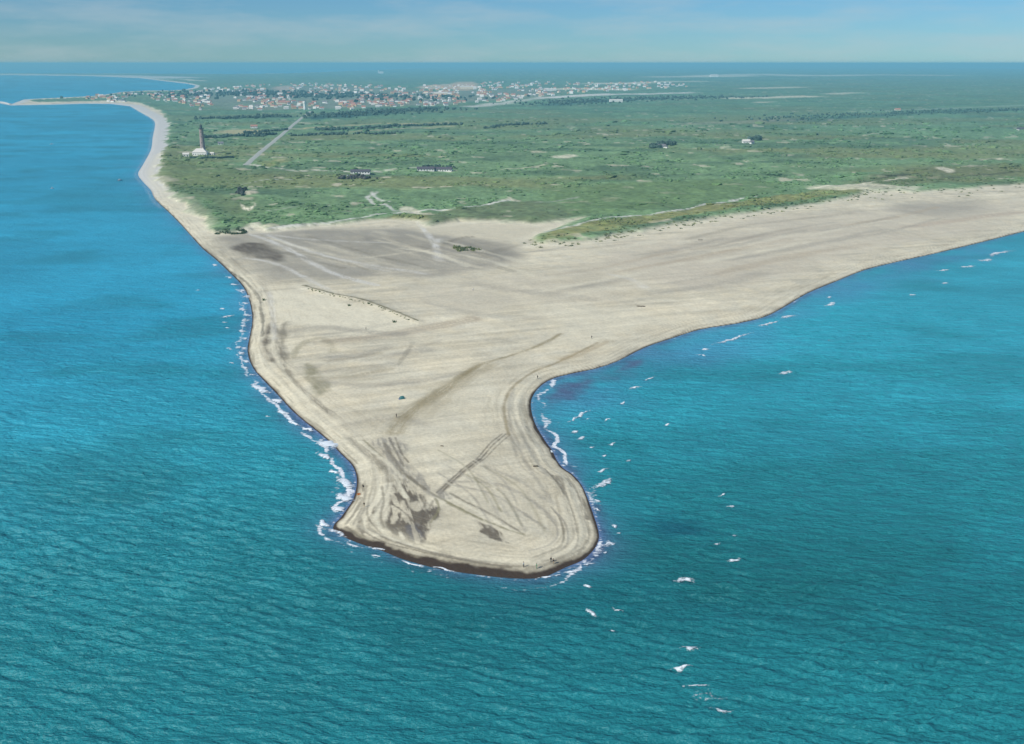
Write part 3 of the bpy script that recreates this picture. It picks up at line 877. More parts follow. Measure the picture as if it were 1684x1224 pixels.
wm_ = (sstep(-5, 8, dw + (fbm(SX / 2, SY, 7, 3, 271) - .5) * 16) * .5)[:, None]
tint = tint * (1 - wm_) + lin(20, 78, 104, .75) * wm_
# dark troughs of shingle under the shallow water
dkb = (np.exp(-((off - 2.2) / 1.6) ** 2) * sh * .45 * sstep(.4, .65, fbm(SX, SY, 8, 3, 275)))[:, None]
tint = tint * (1 - dkb) + lin(70, 66, 104, .75) * dkb
wavy = off + (fbm(SX, SY, 9, 3, 285) - .5) * 7.0
lft = (SX < 20) & (SY < 640)
foam = np.exp(-((off - .6) / .8) ** 2) * .50 + np.where(lft, 1.0, np.where(R < 420, .55, .34)) * np.exp(-((wavy - 4.2) / 1.3) ** 2) * sh * sstep(.30, .52, fbm(SX, SY, 11, 3, 281)) \
    + np.where(lft, .5, .3) * np.exp(-((wavy - 8.0) / 1.2) ** 2) * sh * sstep(.48, .68, fbm(SX, SY, 12, 3, 287))
foam = np.where(R > 1050, foam * 0 + np.exp(-((off - 3) / 6) ** 2) * .5 * (SX < -300), foam)
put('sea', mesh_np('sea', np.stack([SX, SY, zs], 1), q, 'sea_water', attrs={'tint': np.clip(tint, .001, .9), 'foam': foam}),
    label='turquoise sea with small wind waves on both sides of the sandspit', cat='sea', kind='structure')

# ------------------------------------------------------------------ shape helpers
def bm_mesh(name, bm, mats):
    me = bpy.data.meshes.new(name)
    bm.to_mesh(me); bm.free()
    for mt in (mats if isinstance(mats, (list, tuple)) else [mats]):
        me.materials.append(MAT[mt])
    return me


def add_box(bm, cx, cy, cz, sx, sy, sz):
    vs = [bm.verts.new((cx + sx / 2 * i, cy + sy / 2 * j, cz + sz / 2 * k)) for i in (-1, 1) for j in (-1, 1) for k in (-1, 1)]
    for f in ((0, 1, 3, 2), (4, 6, 7, 5), (0, 4, 5, 1), (2, 3, 7, 6), (0, 2, 6, 4), (1, 5, 7, 3)):
        bm.faces.new([vs[i] for i in f])
    return vs


def box(name, mat, c, s):
    bm = bmesh.new(); add_box(bm, *c, *s)
    return bm_mesh(name, bm, mat)


def lathe(name, mat, prof, n=20, smooth=True):
    bm = bmesh.new(); rings = []
    for r, z in prof:
        rings.append([bm.verts.new((r * math.cos(2 * math.pi * i / n), r * math.sin(2 * math.pi * i / n), z)) for i in range(n)])
    for a, b_ in zip(rings, rings[1:]):
        for i in range(n):
            f = bm.faces.new((a[i], a[(i + 1) % n], b_[(i + 1) % n], b_[i])); f.smooth = smooth
    bm.faces.new(rings[0][::-1]); bm.faces.new(rings[-1])
    return bm_mesh(name, bm, mat)


def gable_roof(name, mat, L, W, z0, h, over=.5, hip=0.0):
    """ridge along x; hip > 0 pulls the ridge ends in"""
    bm = bmesh.new(); l = L / 2 + over; w = W / 2 + over; t = .25
    lo = [bm.verts.new(p) for p in ((-l, -w, z0 - .1), (l, -w, z0 - .1), (l, w, z0 - .1), (-l, w, z0 - .1))]
    up = [bm.verts.new(p) for p in ((-l, -w, z0 + t), (l, -w, z0 + t), (l, w, z0 + t), (-l, w, z0 + t))]
    r0 = bm.verts.new((-l + hip, 0, z0 + h)); r1 = bm.verts.new((l - hip, 0, z0 + h))
    bm.faces.new(lo[::-1])
    for i in range(4):
        bm.faces.new((lo[i], lo[(i + 1) % 4], up[(i + 1) % 4], up[i]))
    bm.faces.new((up[0], up[1], r1, r0)); bm.faces.new((up[2], up[3], r0, r1))
    bm.faces.new((up[1], up[2], r1)); bm.faces.new((up[3], up[0], r0))
    return bm_mesh(name, bm, mat)


def gable_wall(name, mat, L, W, h, rh, hip=False):
    bm = bmesh.new()
    add_box(bm, 0, 0, h / 2 - .4, L, W, h + .8)
    if not hip:
        for s in (-1, 1):
            a = [bm.verts.new((s * (L / 2 - .02), y, z)) for y, z in ((-W / 2, h - .02), (W / 2, h - .02), (0, h + rh * .92))]
            b_ = [bm.verts.new((s * (L / 2 - .4), y, z)) for y, z in ((-W / 2, h - .02), (W / 2, h - .02), (0, h + rh * .92))]
            bm.faces.new(a); bm.faces.new(b_[::-1])
    return bm_mesh(name, bm, mat)


def clone(root, loc, rz, label=None, group=None, scale=1.0):
    r = root.copy(); COL.objects.link(r)
    r.location = loc; r.rotation_euler = (0, 0, rz); r.scale = (scale,) * 3
    if label: r['label'] = label
    if group: r['group'] = group
    for ch in root.children:
        c = ch.copy(); COL.objects.link(c); c.parent = r
        for g in ch.children:
            d = g.copy(); COL.objects.link(d); d.parent = c
    return r


# ------------------------------------------------------------------ straight road over the heath
def strip(name, P, w, zoff, mat, label, cat):
    P = smooth_line(P, 8); d = np.gradient(P, axis=0); d /= np.linalg.norm(d, axis=1)[:, None]
    nrm = np.stack([-d[:, 1], d[:, 0]], 1)
    Vt = []; F = []
    for i in range(len(P)):
        for s in (-1, -.5, .5, 1):
            e = w / 2 * (1 + .10 * math.sin(i * 1.7 + s))
            Vt.append((P[i, 0] + nrm[i, 0] * s * e, P[i, 1] + nrm[i, 1] * s * e, 3.0 + zoff + (0 if abs(s) < 1 else -.35)))
        if i:
            for k in range(3):
                a = (i - 1) * 4 + k; F.append((a, a + 1, a + 5, a + 4))
    put(name, mesh_np(name, np.array(Vt), np.array(F), mat), label=label, cat=cat, kind='structure')


strip('road', ROAD, 10.5, .22, 'asphalt_pale', 'pale straight road crossing the heath towards the town', 'road')

# ------------------------------------------------------------------ lighthouse and its houses
p = spot(330, 255.5)
lh = put('lighthouse', None, loc=(p.x, p.y + 14, p.z), label='tall grey brick lighthouse standing on the heath near the left shore', cat='lighthouse')
tw = put('tower', lathe('tower', 'tower_brick', [(4.9, -1), (4.7, 2.2), (4.3, 2.4), (3.9, 12), (3.45, 24), (3.05, 37.2), (3.1, 37.4), (3.6, 38.2), (3.6, 38.6)], 24), lh)
for z, a in ((9, -1.57), (18, -1.57), (27, -1.57), (34, -1.57), (14, 3.0), (24, 3.0)):
    r = 4.05 - z * .027
    put('window', box('window', 'window_glass', (0, 0, 0), (.35, .9, 1.5)), tw, (r * math.cos(a), r * math.sin(a), z), a)
gl = put('gallery', lathe('gallery', 'dark_metal', [(3.5, 38.6), (4.3, 38.9), (4.3, 39.15), (3.2, 39.15)], 24), lh)
bm = bmesh.new()
for i in range(16):
    a = i * math.pi / 8
    add_box(bm, 4.15 * math.cos(a), 4.15 * math.sin(a), 39.7, .1, .1, 1.1)
for i in range(32):
    a = i * math.pi / 16
    add_box(bm, 4.15 * math.cos(a), 4.15 * math.sin(a), 40.25, .42, .42, .08)
put('railing', bm_mesh('railing', bm, 'dark_metal'), gl)
put('lantern_room', lathe('lantern_room', 'lantern_glass', [(1.9, 39.15), (1.9, 42.6)], 12, False), lh)
bm = bmesh.new()
for i in range(12):
    a = i * math.pi / 6
    add_box(bm, 1.93 * math.cos(a), 1.93 * math.sin(a), 40.9, .14, .14, 3.4)
put('lantern_frame', bm_mesh('lantern_frame', bm, 'dark_metal'), lh)
put('dome', lathe('dome', 'dark_metal', [(2.2, 42.6), (2.1, 43.0), (1.5, 44.2), (.6, 45.0), (.25, 45.4), (.25, 46.0), (.06, 46.2), (.05, 47.6)], 16), lh)


def house(name, loc, rz, L, W, h, rh, wall, roof, label, cat='house', group=None, hip=0.0, chimney=True, windows=True, door=True):
    o = put(name, None, loc=loc, rz=rz, label=label, cat=cat, group=group)
    wl = put('wall', gable_wall('wall', wall, L, W, h, rh, hip > 0), o)
    rf = put('roof', gable_roof('roof', roof, L, W, h, rh, .45, hip), o)
    if chimney:
        put('chimney', box('chimney', roof if roof != 'pale_roof' else wall, (L * .22, 0, h + rh + .1), (.9, .7, 1.5)), rf)
    if windows:
        nwin = max(2, int(L / 3.2))
        for i in range(nwin):
            x = -L / 2 + (i + .5) * L / nwin
            if door and i == nwin // 2:
                put('door', box('door', 'door_paint', (x, -W / 2 - .02, 1.05), (1.1, .12, 2.1)), o)
                continue
            put('window', box('window', 'window_glass', (x, -W / 2 - .02, min(1.7, h * .55)), (1.2, .10, 1.3)), o)
    return o


house('keeper_house', (p.x - .5, p.y, p.z), .03, 22, 11, 4.6, 5.8, 'white_wall', 'pale_roof', 'white keeper house with hipped pale roof at the foot of the lighthouse', hip=6.5)
p2 = spot(306, 257)
house('outbuilding', p2, .25, 9, 6, 3.0, 2.6, 'white_wall', 'pale_roof', 'small white outbuilding left of the lighthouse', chimney=False)
p2 = spot(349, 254.5)
house('outbuilding', p2, -.1, 6, 4.5, 2.4, 1.8, 'white_wall', 'pale_roof', 'tiny white shed right of the lighthouse', chimney=False)
p2 = spot(363, 238)
house('cottage', p2, .3, 9, 6, 2.6, 2.6, 'white_wall', 'grey_roof', 'small white cottage on the heath behind the lighthouse')

# ------------------------------------------------------------------ other buildings one can tell apart
p2 = spot(501.5, 180.5)
wt = put('water_tower', None, loc=p2, label='slender white water tower at the near edge of the far town', cat='water tower')
put('shaft', lathe('shaft', 'white_wall', [(4.6, -1), (4.2, 4), (4.0, 17.5), (4.6, 19)], 16), wt)
put('tank', lathe('tank', 'white_wall', [(4.6, 19), (5.6, 20.2), (5.6, 25), (5.3, 25.4)], 16), wt)
put('cap', lathe('cap', 'grey_roof', [(5.8, 25.4), (5.6, 25.8), (.6, 27.4), (.3, 28.2)], 16), wt)
p2 = spot(463, 171)
ch = house('church', p2, .2, 26, 11, 7, 6, 'cream_wall', 'red_roof', 'cream church with a slim pointed tower among the far houses', cat='church', chimney=False, door=False)
put('tower', box('tower', 'cream_wall', (-14, 0, 11), (6, 6, 23)), ch)
bm = bmesh.new()
b4 = [bm.verts.new((-14 + x, y, 22.5)) for x, y in ((-3.3, -3.3), (3.3, -3.3), (3.3, 3.3), (-3.3, 3.3))]
tp = bm.verts.new((-14, 0, 34))
bm.faces.new(b4[::-1])
for i in range(4): bm.faces.new((b4[i], b4[(i + 1) % 4], tp))
put('spire', bm_mesh('spire', bm, 'dark_roof'), ch)
p2 = spot(627, 121)
dc = house('church', p2, .1, 60, 26, 14, 12, 'white_wall', 'pale_roof', 'lone white tower building on the skyline beyond the town', cat='church', chimney=False, windows=False)
put('tower', box('tower', 'white_wall', (-36, 0, 21), (16, 16, 44)), dc)
for px, py, L, W, h, lb in ((1013, 168, 46, 20, 7, 'large white hall standing alone right of the town'),
                            (1174, 127, 80, 40, 18, 'white building near the skyline right of centre'),
                            (724, 156, 60, 24, 9, 'big cream hall in the middle of the town'),
                            (770, 146, 90, 30, 10, 'long tan hall behind the middle of the town'),
                            (905, 150, 60, 18, 9, 'long white block at the right end of the town')):
    p2 = spot(px, py)
    house('hall', p2, .08, L, W, h, h * .4, 'white_wall' if 'white' in lb else 'cream_wall', 'pale_roof', lb, cat='hall', chimney=False)
# farmsteads on the heath
for px, py, L, W, rz, wl_, rf, lb in ((1088, 243.5, 13, 7, .2, 'white_wall', 'grey_roof', 'white house left of its twin by dark trees on the heath'),
                                      (1094.5, 244.5, 9, 6, 1.3, 'white_wall', 'grey_roof', 'small white house right of its twin by dark trees on the heath'),
                                      (1227, 235, 13, 8, .1, 'white_wall', 'pale_roof', 'larger white house alone on the right-hand heath'),
                                      (1236.5, 236.5, 7, 5, .5, 'white_wall', 'grey_roof', 'little white shed beside the larger house on the right-hand heath'),
                                      (1476, 181.5, 16, 9, .0, 'cream_wall', 'red_roof', 'red-roofed house on the far right heath'),
                                      (1684 - 4, 215, 18, 9, .1, 'white_wall', 'dark_roof', 'white house at the right edge of the photograph'),
                                      (418, 211, 14, 8, .2, 'white_wall', 'red_roof', 'white house on the tan field behind the lighthouse')):
    p2 = spot(px, py)
    house('farmhouse', p2, rz, L, W, 3.2, 3.4, wl_, rf, lb)
# dark pavilions by the car park
for px, py, L, W, rz, lb in ((700, 281, 22, 12, .1, 'low dark-roofed pavilion, left one of the pair on the heath'),
                             (727, 281.5, 26, 12, -.06, 'low dark-roofed pavilion, right one of the pair on the heath'),
                             (593, 285, 24, 11, .05, 'long dark-roofed building beside the heath road with cars')):
    p2 = spot(px, py)
    house('pavilion', p2, rz, L, W, 2.6, 2.6, 'white_wall', 'dark_roof', lb, cat='pavilion', chimney=False)


# ------------------------------------------------------------------ parked cars
def car(name, loc, rz, mat, label, group):
    o = put(name, None, loc=loc, rz=rz, label=label, cat='car', group=group)
    bm = bmesh.new()
    vs = add_box(bm, 0, 0, .62, 4.1, 1.62, .62)
    bmesh.ops.bevel(bm, geom=list(bm.edges), offset=.12, segments=1, affect='EDGES')
    put('body', bm_mesh('body', bm, mat), o)
    bm = bmesh.new()
    vs = add_box(bm, -.1, 0, 1.17, 2.3, 1.42, .52)
    for v in vs:
        if v.co.z > 1.2:
            v.co.x = -.1 + (v.co.x + .1) * .66; v.co.y *= .86
    put('cabin', bm_mesh('cabin', bm, 'window_glass'), o)
    put('roof', box('roof', mat, (-.1, 0, 1.46), (1.5, 1.2, .06)), o)
    for sx in (-1.25, 1.25):
        for sy in (-.78, .78):
            w = lathe('wheel', 'tyre', [(.30, -.09), (.30, .09)], 10)
            q_ = put('wheel', w, o, (sx, sy, .30)); q_.rotation_euler = (math.pi / 2, 0, 0)
    return o


cm = ['boat_white', 'car_light', 'car_red', 'boat_white', 'car_blue', 'car_light', 'boat_white']
cn = ['white', 'pale grey', 'red', 'white', 'blue', 'pale grey', 'white']
ordn = ['first', 'second', 'third', 'fourth', 'fifth', 'sixth', 'last']
for i in range(7):
    p2 = spot(566 + i * 5.6, 289.3 - i * .25)
    car('parked_car', p2, 1.45 + .1 * (i % 3), cm[i], f'{cn[i]} car, {ordn[i]} from the left in the row on the heath road', 'cars parked on the heath road')

# ------------------------------------------------------------------ the town
tw_rng = np.random.default_rng(21)
WALLS = ['white_wall', 'cream_wall', 'white_wall', 'yellow_wall']
ROOFS = ['red_roof', 'red_roof', 'grey_roof', 'red_roof', 'pale_roof']
protos = []
combos = [('white_wall', 'red_roof', 'white house with a red roof in the far town'),
          ('cream_wall', 'red_roof', 'cream house with a red roof in the far town'),
          ('white_wall', 'grey_roof', 'white house with a grey roof in the far town'),
          ('yellow_wall', 'red_roof', 'yellow house with a red roof in the far town'),
          ('white_wall', 'pale_roof', 'all-white house with a pale roof in the far town')]
TOWN = np.array([(62, 163.5), (150, 160), (205, 153), (300, 152), (335, 146), (440, 139), (560, 136), (640, 139), (720, 141), (800, 136), (960, 134), (1130, 134), (1130, 143), (1010, 150),
                 (960, 153), (900, 158), (840, 165), (770, 172), (700, 176), (620, 180), (540, 181), (500, 180), (330, 182), (300, 172), (235, 168), (140, 166.5)], float)
pts_ = []
tries = 0
while len(pts_) < 860 and tries < 60000:
    tries += 1
    x = tw_rng.uniform(60, 1130); y = tw_rng.uniform(135, 183)
    if not inside(np.array([x]), np.array([y]), TOWN)[0]:
        continue
    dens = .25 + .9 * float(fbm(np.array([x]), np.array([y * 5]), 45, 3, 301)[0])
    if dens < .62:
        continue
    gx, gy = ground(x, y, 4)
    gx = float(gx); gy = float(gy)
    if abs(x - 501.5) < 6 and y > 172: continue
    if any(abs(gx - a) < 17 and abs(gy - b_) < 20 for a, b_, _, _ in pts_):
        continue
    pts_.append((gx, gy, x, y))
PX = np.array([(a, b_) for a, b_, _, _ in pts_])
Zt, Ct, Vt_ = land(PX[:, 0], PX[:, 1])
Dt, _a = coast_of(PX[:, 0], PX[:, 1])
ok = Dt > 25
pts_ = [(a, b_, z, y) for (a, b_, x, y), z, k in zip(pts_, Zt, ok) if k]
pts_.sort(key=lambda t: t[1])
hb = 0
proto_h = {}
far_V = []; far_F = []; far_C = []
for i, (gx, gy, gz, py) in enumerate(pts_):
    k = int(tw_rng.integers(0, 5)); L = tw_rng.uniform(12, 20); W = tw_rng.uniform(8, 11)
    rz = tw_rng.choice([0.15, 0.3, 1.75, -.2]) + tw_rng.normal(0, .12)
    s = tw_rng.uniform(.75, 1.15)
    if i < 300:
        if k not in proto_h:
            wl_, rf, lb = combos[k]
            proto_h[k] = house('town_house', (gx, gy, gz), rz, 14, 8.5, 4.4, 3.6, wl_, rf, lb, group='houses of the far town', windows=False)
            proto_h[k].scale = (s,) * 3
        else:
            clone(proto_h[k], (gx, gy, gz), rz, scale=s)
    else:
        # the houses furthest away, too small to pick apart
        c, sn = math.cos(rz), math.sin(rz); L *= s; W *= s; h = 5.2 * s; rh = 4.0 * s
        loc = [(-L / 2, -W / 2, -1), (L / 2, -W / 2, -1), (L / 2, W / 2, -1), (-L / 2, W / 2, -1),
               (-L / 2, -W / 2, h), (L / 2, -W / 2, h), (L / 2, W / 2, h), (-L / 2, W / 2, h), (-L / 2, 0, h + rh), (L / 2, 0, h + rh)]
        wc = np.array([(.8, .79, .74), (.74, .66, .5), (.8, .79, .74), (.62, .48, .28), (.8, .8, .77)][k])
        rc = np.array([(.40, .21, .16), (.40, .21, .16), (.22, .22, .23), (.40, .21, .16), (.66, .63, .56)][k])
        for faces, colr in (([(0, 1, 5, 4), (1, 2, 6, 5), (2, 3, 7, 6), (3, 0, 4, 7), (5, 6, 9, 9), (7, 4, 8, 8)], wc), ([(4, 5, 9, 8), (6, 7, 8, 9)], rc)):
            for f in faces:
                base = len(far_V)
                for v in f:
                    x_, y_, z_ = loc[v]
                    far_V.append((gx + c * x_ - sn * y_, gy + sn * x_ + c * y_, gz + z_)); far_C.append(colr)
                far_F.append((base, base + 1, base + 2, base + 3))
far_F = np.array(far_F); quad = far_F
me = mesh_np('distant_houses', np.array(far_V), quad, 'leaf', smooth=False, attrs={'tint': np.array(far_C)})
put('distant_houses', me, label='mass of tiny far houses along the back of the town', cat='houses', kind='stuff')
me.validate()


# ------------------------------------------------------------------ plants
def ico_arrays(sub):
    bm = bmesh.new(); bmesh.ops.create_icosphere(bm, subdivisions=sub, radius=1)
    v = np.array([x.co[:] for x in bm.verts]); f = np.array([[w.index for w in g.verts] for g in bm.faces]); bm.free()
    return v, f


def blobs(P, size, hgt, colr, sub, seed, jit=.32):
    """many ragged leafy lumps in one mesh"""
    r = np.random.default_rng(seed); v0, f0 = ico_arrays(sub); n = len(P); k = len(v0)
    V_ = np.repeat(v0[None], n, 0) * (1 + r.normal(0, jit, (n, k, 1)))
    V_[:, :, 0] *= size[:, None] * r.uniform(.7, 1.3, (n, 1)); V_[:, :, 1] *= size[:, None] * r.uniform(.7, 1.3, (n, 1)); V_[:, :, 2] *= hgt[:, None]
    V_ += P[:, None, :]
    C_ = np.repeat(colr[:, None, :], k, 1) * r.uniform(.65, 1.35, (n, k, 1))
    F_ = (f0[None] + (np.arange(n) * k)[:, None, None]).reshape(-1, 3)
    return V_.reshape(-1, 3), F_, C_.reshape(-1, 3)


br = np.random.default_rng(31)
n = 17000
bx_ = br.uniform(240, 1700, n); by_ = 196 + (390 - 196) * br.random(n) ** .85
gx, gy = ground(bx_, by_, 3)
z, c, vg = land(gx, gy)
lum = c.mean(1)
clump = fbm(gx, gy, 45, 3, 321)
rdist = line_dist(gx, gy, ROAD)
smooth_green = gpts([(690, 352), (840, 331), (900, 312), (1050, 302), (1200, 296), (1290, 306), (1200, 332), (1000, 358), (880, 370), (706, 374)], 2)
ok = (vg > .92) & (lum < .20) & (~inside(gx, gy, smooth_green) | (br.random(n) < .08)) & (clump + br.normal(0, .08, n) > .50) & (rdist > 14)
gx, gy, z, c = gx[ok], gy[ok], z[ok], c[ok]
sz = br.gamma(3.0, .55, len(gx)) + .7
sz *= np.clip(np.hypot(gx, gy) / 1100, .8, 2.0)
V_, F_, C_ = blobs(np.stack([gx, gy, z + sz * .05], 1), sz, sz * br.uniform(.22, .42, len(gx)), c * np.array([.80, .88, .82]), 1, 33, .2)
put('heath_scrub', mesh_np('heath_scrub', V_, F_, 'leaf', smooth=False, attrs={'tint': np.clip(C_, .004, .6)}),
    label='low dark scrub scattered all over the green heath', cat='scrub', kind='stuff')


def wood(pts, wid, hgt, count, label, seed, colr=(.045, .080, .062), name='wood'):
    P = smooth_line(gpts(pts, 3), 12); r = np.random.default_rng(seed)
    seg = np.concatenate([[0], np.cumsum(np.linalg.norm(np.diff(P, axis=0), axis=1))])
    t = r.random(count) * seg[-1]
    x = np.interp(t, seg, P[:, 0]) + r.normal(0, wid * .3, count); y = np.interp(t, seg, P[:, 1]) + r.normal(0, wid * .3, count)
    z = land(x, y, colour=False)
    h = hgt * r.uniform(.6, 1.15, count)
    V_, F_, C_ = blobs(np.stack([x, y, z + h * .45], 1), h * r.uniform(.5, .8, count), h * .58, np.array(colr)[None] * r.uniform(.7, 1.5, (count, 1)), 2, seed, .16)
    put(name, mesh_np(name, V_, F_, 'leaf', smooth=False, attrs={'tint': np.clip(C_, .003, .5)}), label=label, cat='wood', kind='stuff')


wood([(346, 226), (380, 225), (420, 224), (446, 222)], 24, 5, 90, 'dark belt of trees right of the lighthouse', 51)
wood([(398, 219), (440, 217.5), (470, 214)], 16, 5, 46, 'narrow dark tree belt beside the straight road', 52)
wood([(478, 223.5), (520, 222), (560, 221)], 20, 4.5, 60, 'dark tree belt just right of the straight road', 53)
wood([(520, 216), (580, 212), (640, 210)], 22, 5, 80, 'dark tree belt between two tan strips', 54)
wood([(640, 209), (700, 207), (756, 205)], 22, 5, 70, 'long thin tree belt right of the tan strips', 55)
wood([(570, 222), (620, 220.5), (664, 220)], 18, 4.5, 44, 'thin dark tree belt below the tan strips', 56)
wood([(796, 212), (830, 208), (870, 205.5), (905, 205)], 24, 5, 60, 'dark tree belt in the middle of the heath', 57)
wood([(526, 192), (580, 188), (640, 184), (700, 180)], 200, 6, 260, 'blue-green plantation in front of the town', 58)
wood([(340, 196), (400, 194), (470, 192)], 90, 5.5, 130, 'plantation left of the straight road below the town', 59)
wood([(900, 172), (980, 166), (1080, 162), (1200, 160)], 300, 6, 420, 'plantation right of the town', 60)
wood([(1260, 197), (1380, 190), (1500, 186), (1684, 180)], 170, 4, 420, 'dark plantation strip on the far right', 61, (.055, .105, .085))
wood([(400, 312), (394, 318), (398, 324)], 7, 3.2, 26, 'dark thicket beside a sandy hollow', 62, (.035, .045, .04))
wood([(690, 275), (716, 274), (744, 276)], 10, 3.2, 34, 'dark trees sheltering the pair of pavilions', 63)
wood([(560, 296), (580, 292), (600, 296)], 18, 3.5, 34, 'dark thicket on the dunes below the row of cars', 64, (.05, .05, .045))
wood([(1074, 245), (1086, 239), (1100, 237), (1106, 240)], 12, 7, 26, 'dark trees around the twin white houses', 65)
wood([(1232, 231), (1242, 230), (1248, 232)], 8, 7, 14, 'dark trees behind the white house on the right-hand heath', 66)
wood([(330, 158), (420, 152), (520, 158), (620, 160), (700, 163)], 600, 9, 700, 'trees between the houses of the town', 67, (.035, .07, .06), 'town_trees')
hp = gpts([(314, 260.5), (335, 262), (360, 261), (384, 259)], 3)
hp = smooth_line(hp, 16)
hr = np.random.default_rng(3)
zz = land(hp[:, 0], hp[:, 1], colour=False)
V_, F_, C_ = blobs(np.stack([hp[:, 0], hp[:, 1] + hr.normal(0, .8, len(hp)), zz + .8], 1), np.full(len(hp), 2.1), np.full(len(hp), 1.9), np.full((len(hp), 3), 1.0) * np.array([.03, .06, .045]), 2, 71, .14)
put('hedge', mesh_np('hedge', V_, F_, 'leaf', smooth=False, attrs={'tint': C_}), label='dark hedge running in front of the lighthouse', cat='hedge')


def tuft_mesh(seed, nb=26, col0=(.16, .19, .07)):
    r = np.random.default_rng(seed); V_ = [(0, 0, -.2)]; F_ = []; C_ = [np.array(col0)]
    for i in range(nb):
        a = r.uniform(0, 6.28); d = abs(r.normal(0, .42)); x, y = d * math.cos(a), d * math.sin(a)
        h = r.uniform(.35, .75) * (1 - .45 * d); lean = r.uniform(.1, .5); b_ = r.uniform(0, 6.28); w = r.uniform(.07, .16)
        px_, py_ = -math.sin(b_) * w, math.cos(b_) * w
        k = len(V_)
        V_ += [(x - px_, y - py_, -.05), (x + px_, y + py_, -.05), (x + lean * h * math.cos(a), y + lean * h * math.sin(a), h)]
        F_ += [(k, k + 1, k + 2), (0, k, k + 1)]; c_ = np.array(col0) * r.uniform(.6, 1.4)
        C_ += [c_ * .9, c_ * .9, c_ * 1.1]
    return mesh_np('marram_plant', np.array(V_), np.array(F_), 'leaf', smooth=False, attrs={'tint': np.array(C_)})


TUFTS = [tuft_mesh(s) for s in range(5)] + [tuft_mesh(20 + s, 26, (.09, .13, .06)) for s in range(4)]
tr = np.random.default_rng(77)
edge = smooth_line(np.array([(872, 398), (930, 396), (1000, 387), (1060, 376), (1130, 364), (1200, 353), (1270, 343), (1330, 334), (1400, 323), (1450, 316), (1530, 314), (1684, 303)], float), 6)
made = 0
while made < 260:
    k = tr.integers(0, len(edge) - 1); t = tr.random(); e = edge[k] * (1 - t) + edge[k + 1] * t
    px_, py_ = e[0] + tr.normal(0, 6), e[1] + tr.normal(1.0, 4.2)
    gx, gy = ground(px_, py_, 2.5); gx, gy = float(gx), float(gy)
    gz = zat(gx, gy)
    put('marram_plant', TUFTS[int(tr.integers(0, 9))], None, (gx, gy, gz - .1), tr.uniform(0, 6.28), 'tuft of marram grass on the pale dune edge above the right-hand beach', 'plant',
        'grass tufts along the dune edge', scale=(tr.uniform(1.5, 3.6),) * 2 + (tr.uniform(1.2, 2.4),))
    made += 1
for i in range(46):
    t = i / 45
    e = np.array([np.interp(t, [0, .25, .55, .8, 1], [505, 540, 592, 640, 680]), np.interp(t, [0, .25, .55, .8, 1], [474, 484, 495, 512, 528])])
    p2 = spot(e[0] + tr.normal(0, 3), e[1] + tr.normal(0, .8))
    put('marram_plant', TUFTS[int(tr.integers(0, 9))], None, p2, tr.uniform(0, 6.28), 'tuft of grass on the thin dark ridge crossing the bright sand', 'plant', 'grass tufts on the sand ridge', scale=tr.uniform(.6, 1.15))
for px_, py_, s, lb in ((574, 503, 2.0, 'lone green tuft on the bright sand below the ridge, left one'), (648, 530, 2.2, 'lone green tuft on the bright sand below the right end of the ridge'),
                        (606, 499, 1.6, 'lone green tuft just under the middle of the ridge'), (434, 494, 2.2, 'small grass tuft behind the left shore')):
    put('marram_plant', TUFTS[6], None, spot(px_, py_), 0.4, lb, 'plant', scale=s)
for i in range(26):
    p2 = spot(764 + tr.normal(0, 12), 410.5 + tr.normal(0, 2.6))
    put('marram_plant', TUFTS[2 + int(tr.integers(0, 6))], None, p2, tr.uniform(0, 6.28), 'tuft in the lone green patch of grass on the grey beach plain', 'plant', 'grass tufts of the lone patch', scale=tr.uniform(2.0, 3.4))
for i in range(34):
    u_ = tr.random()
    p2 = spot(350 + 55 * u_ + tr.normal(0, 3), 382 - 3 * u_ + tr.normal(0, 2.0))
    put('marram_plant', TUFTS[5 + int(tr.integers(0, 4))], None, p2, tr.uniform(0, 6.28), 'dark grass tuft on the last dune above the left shore', 'plant', 'grass tufts on the last dune', scale=tr.uniform(2.0, 3.8))

# ------------------------------------------------------------------ breaking waves and whitecaps
SEAW = []


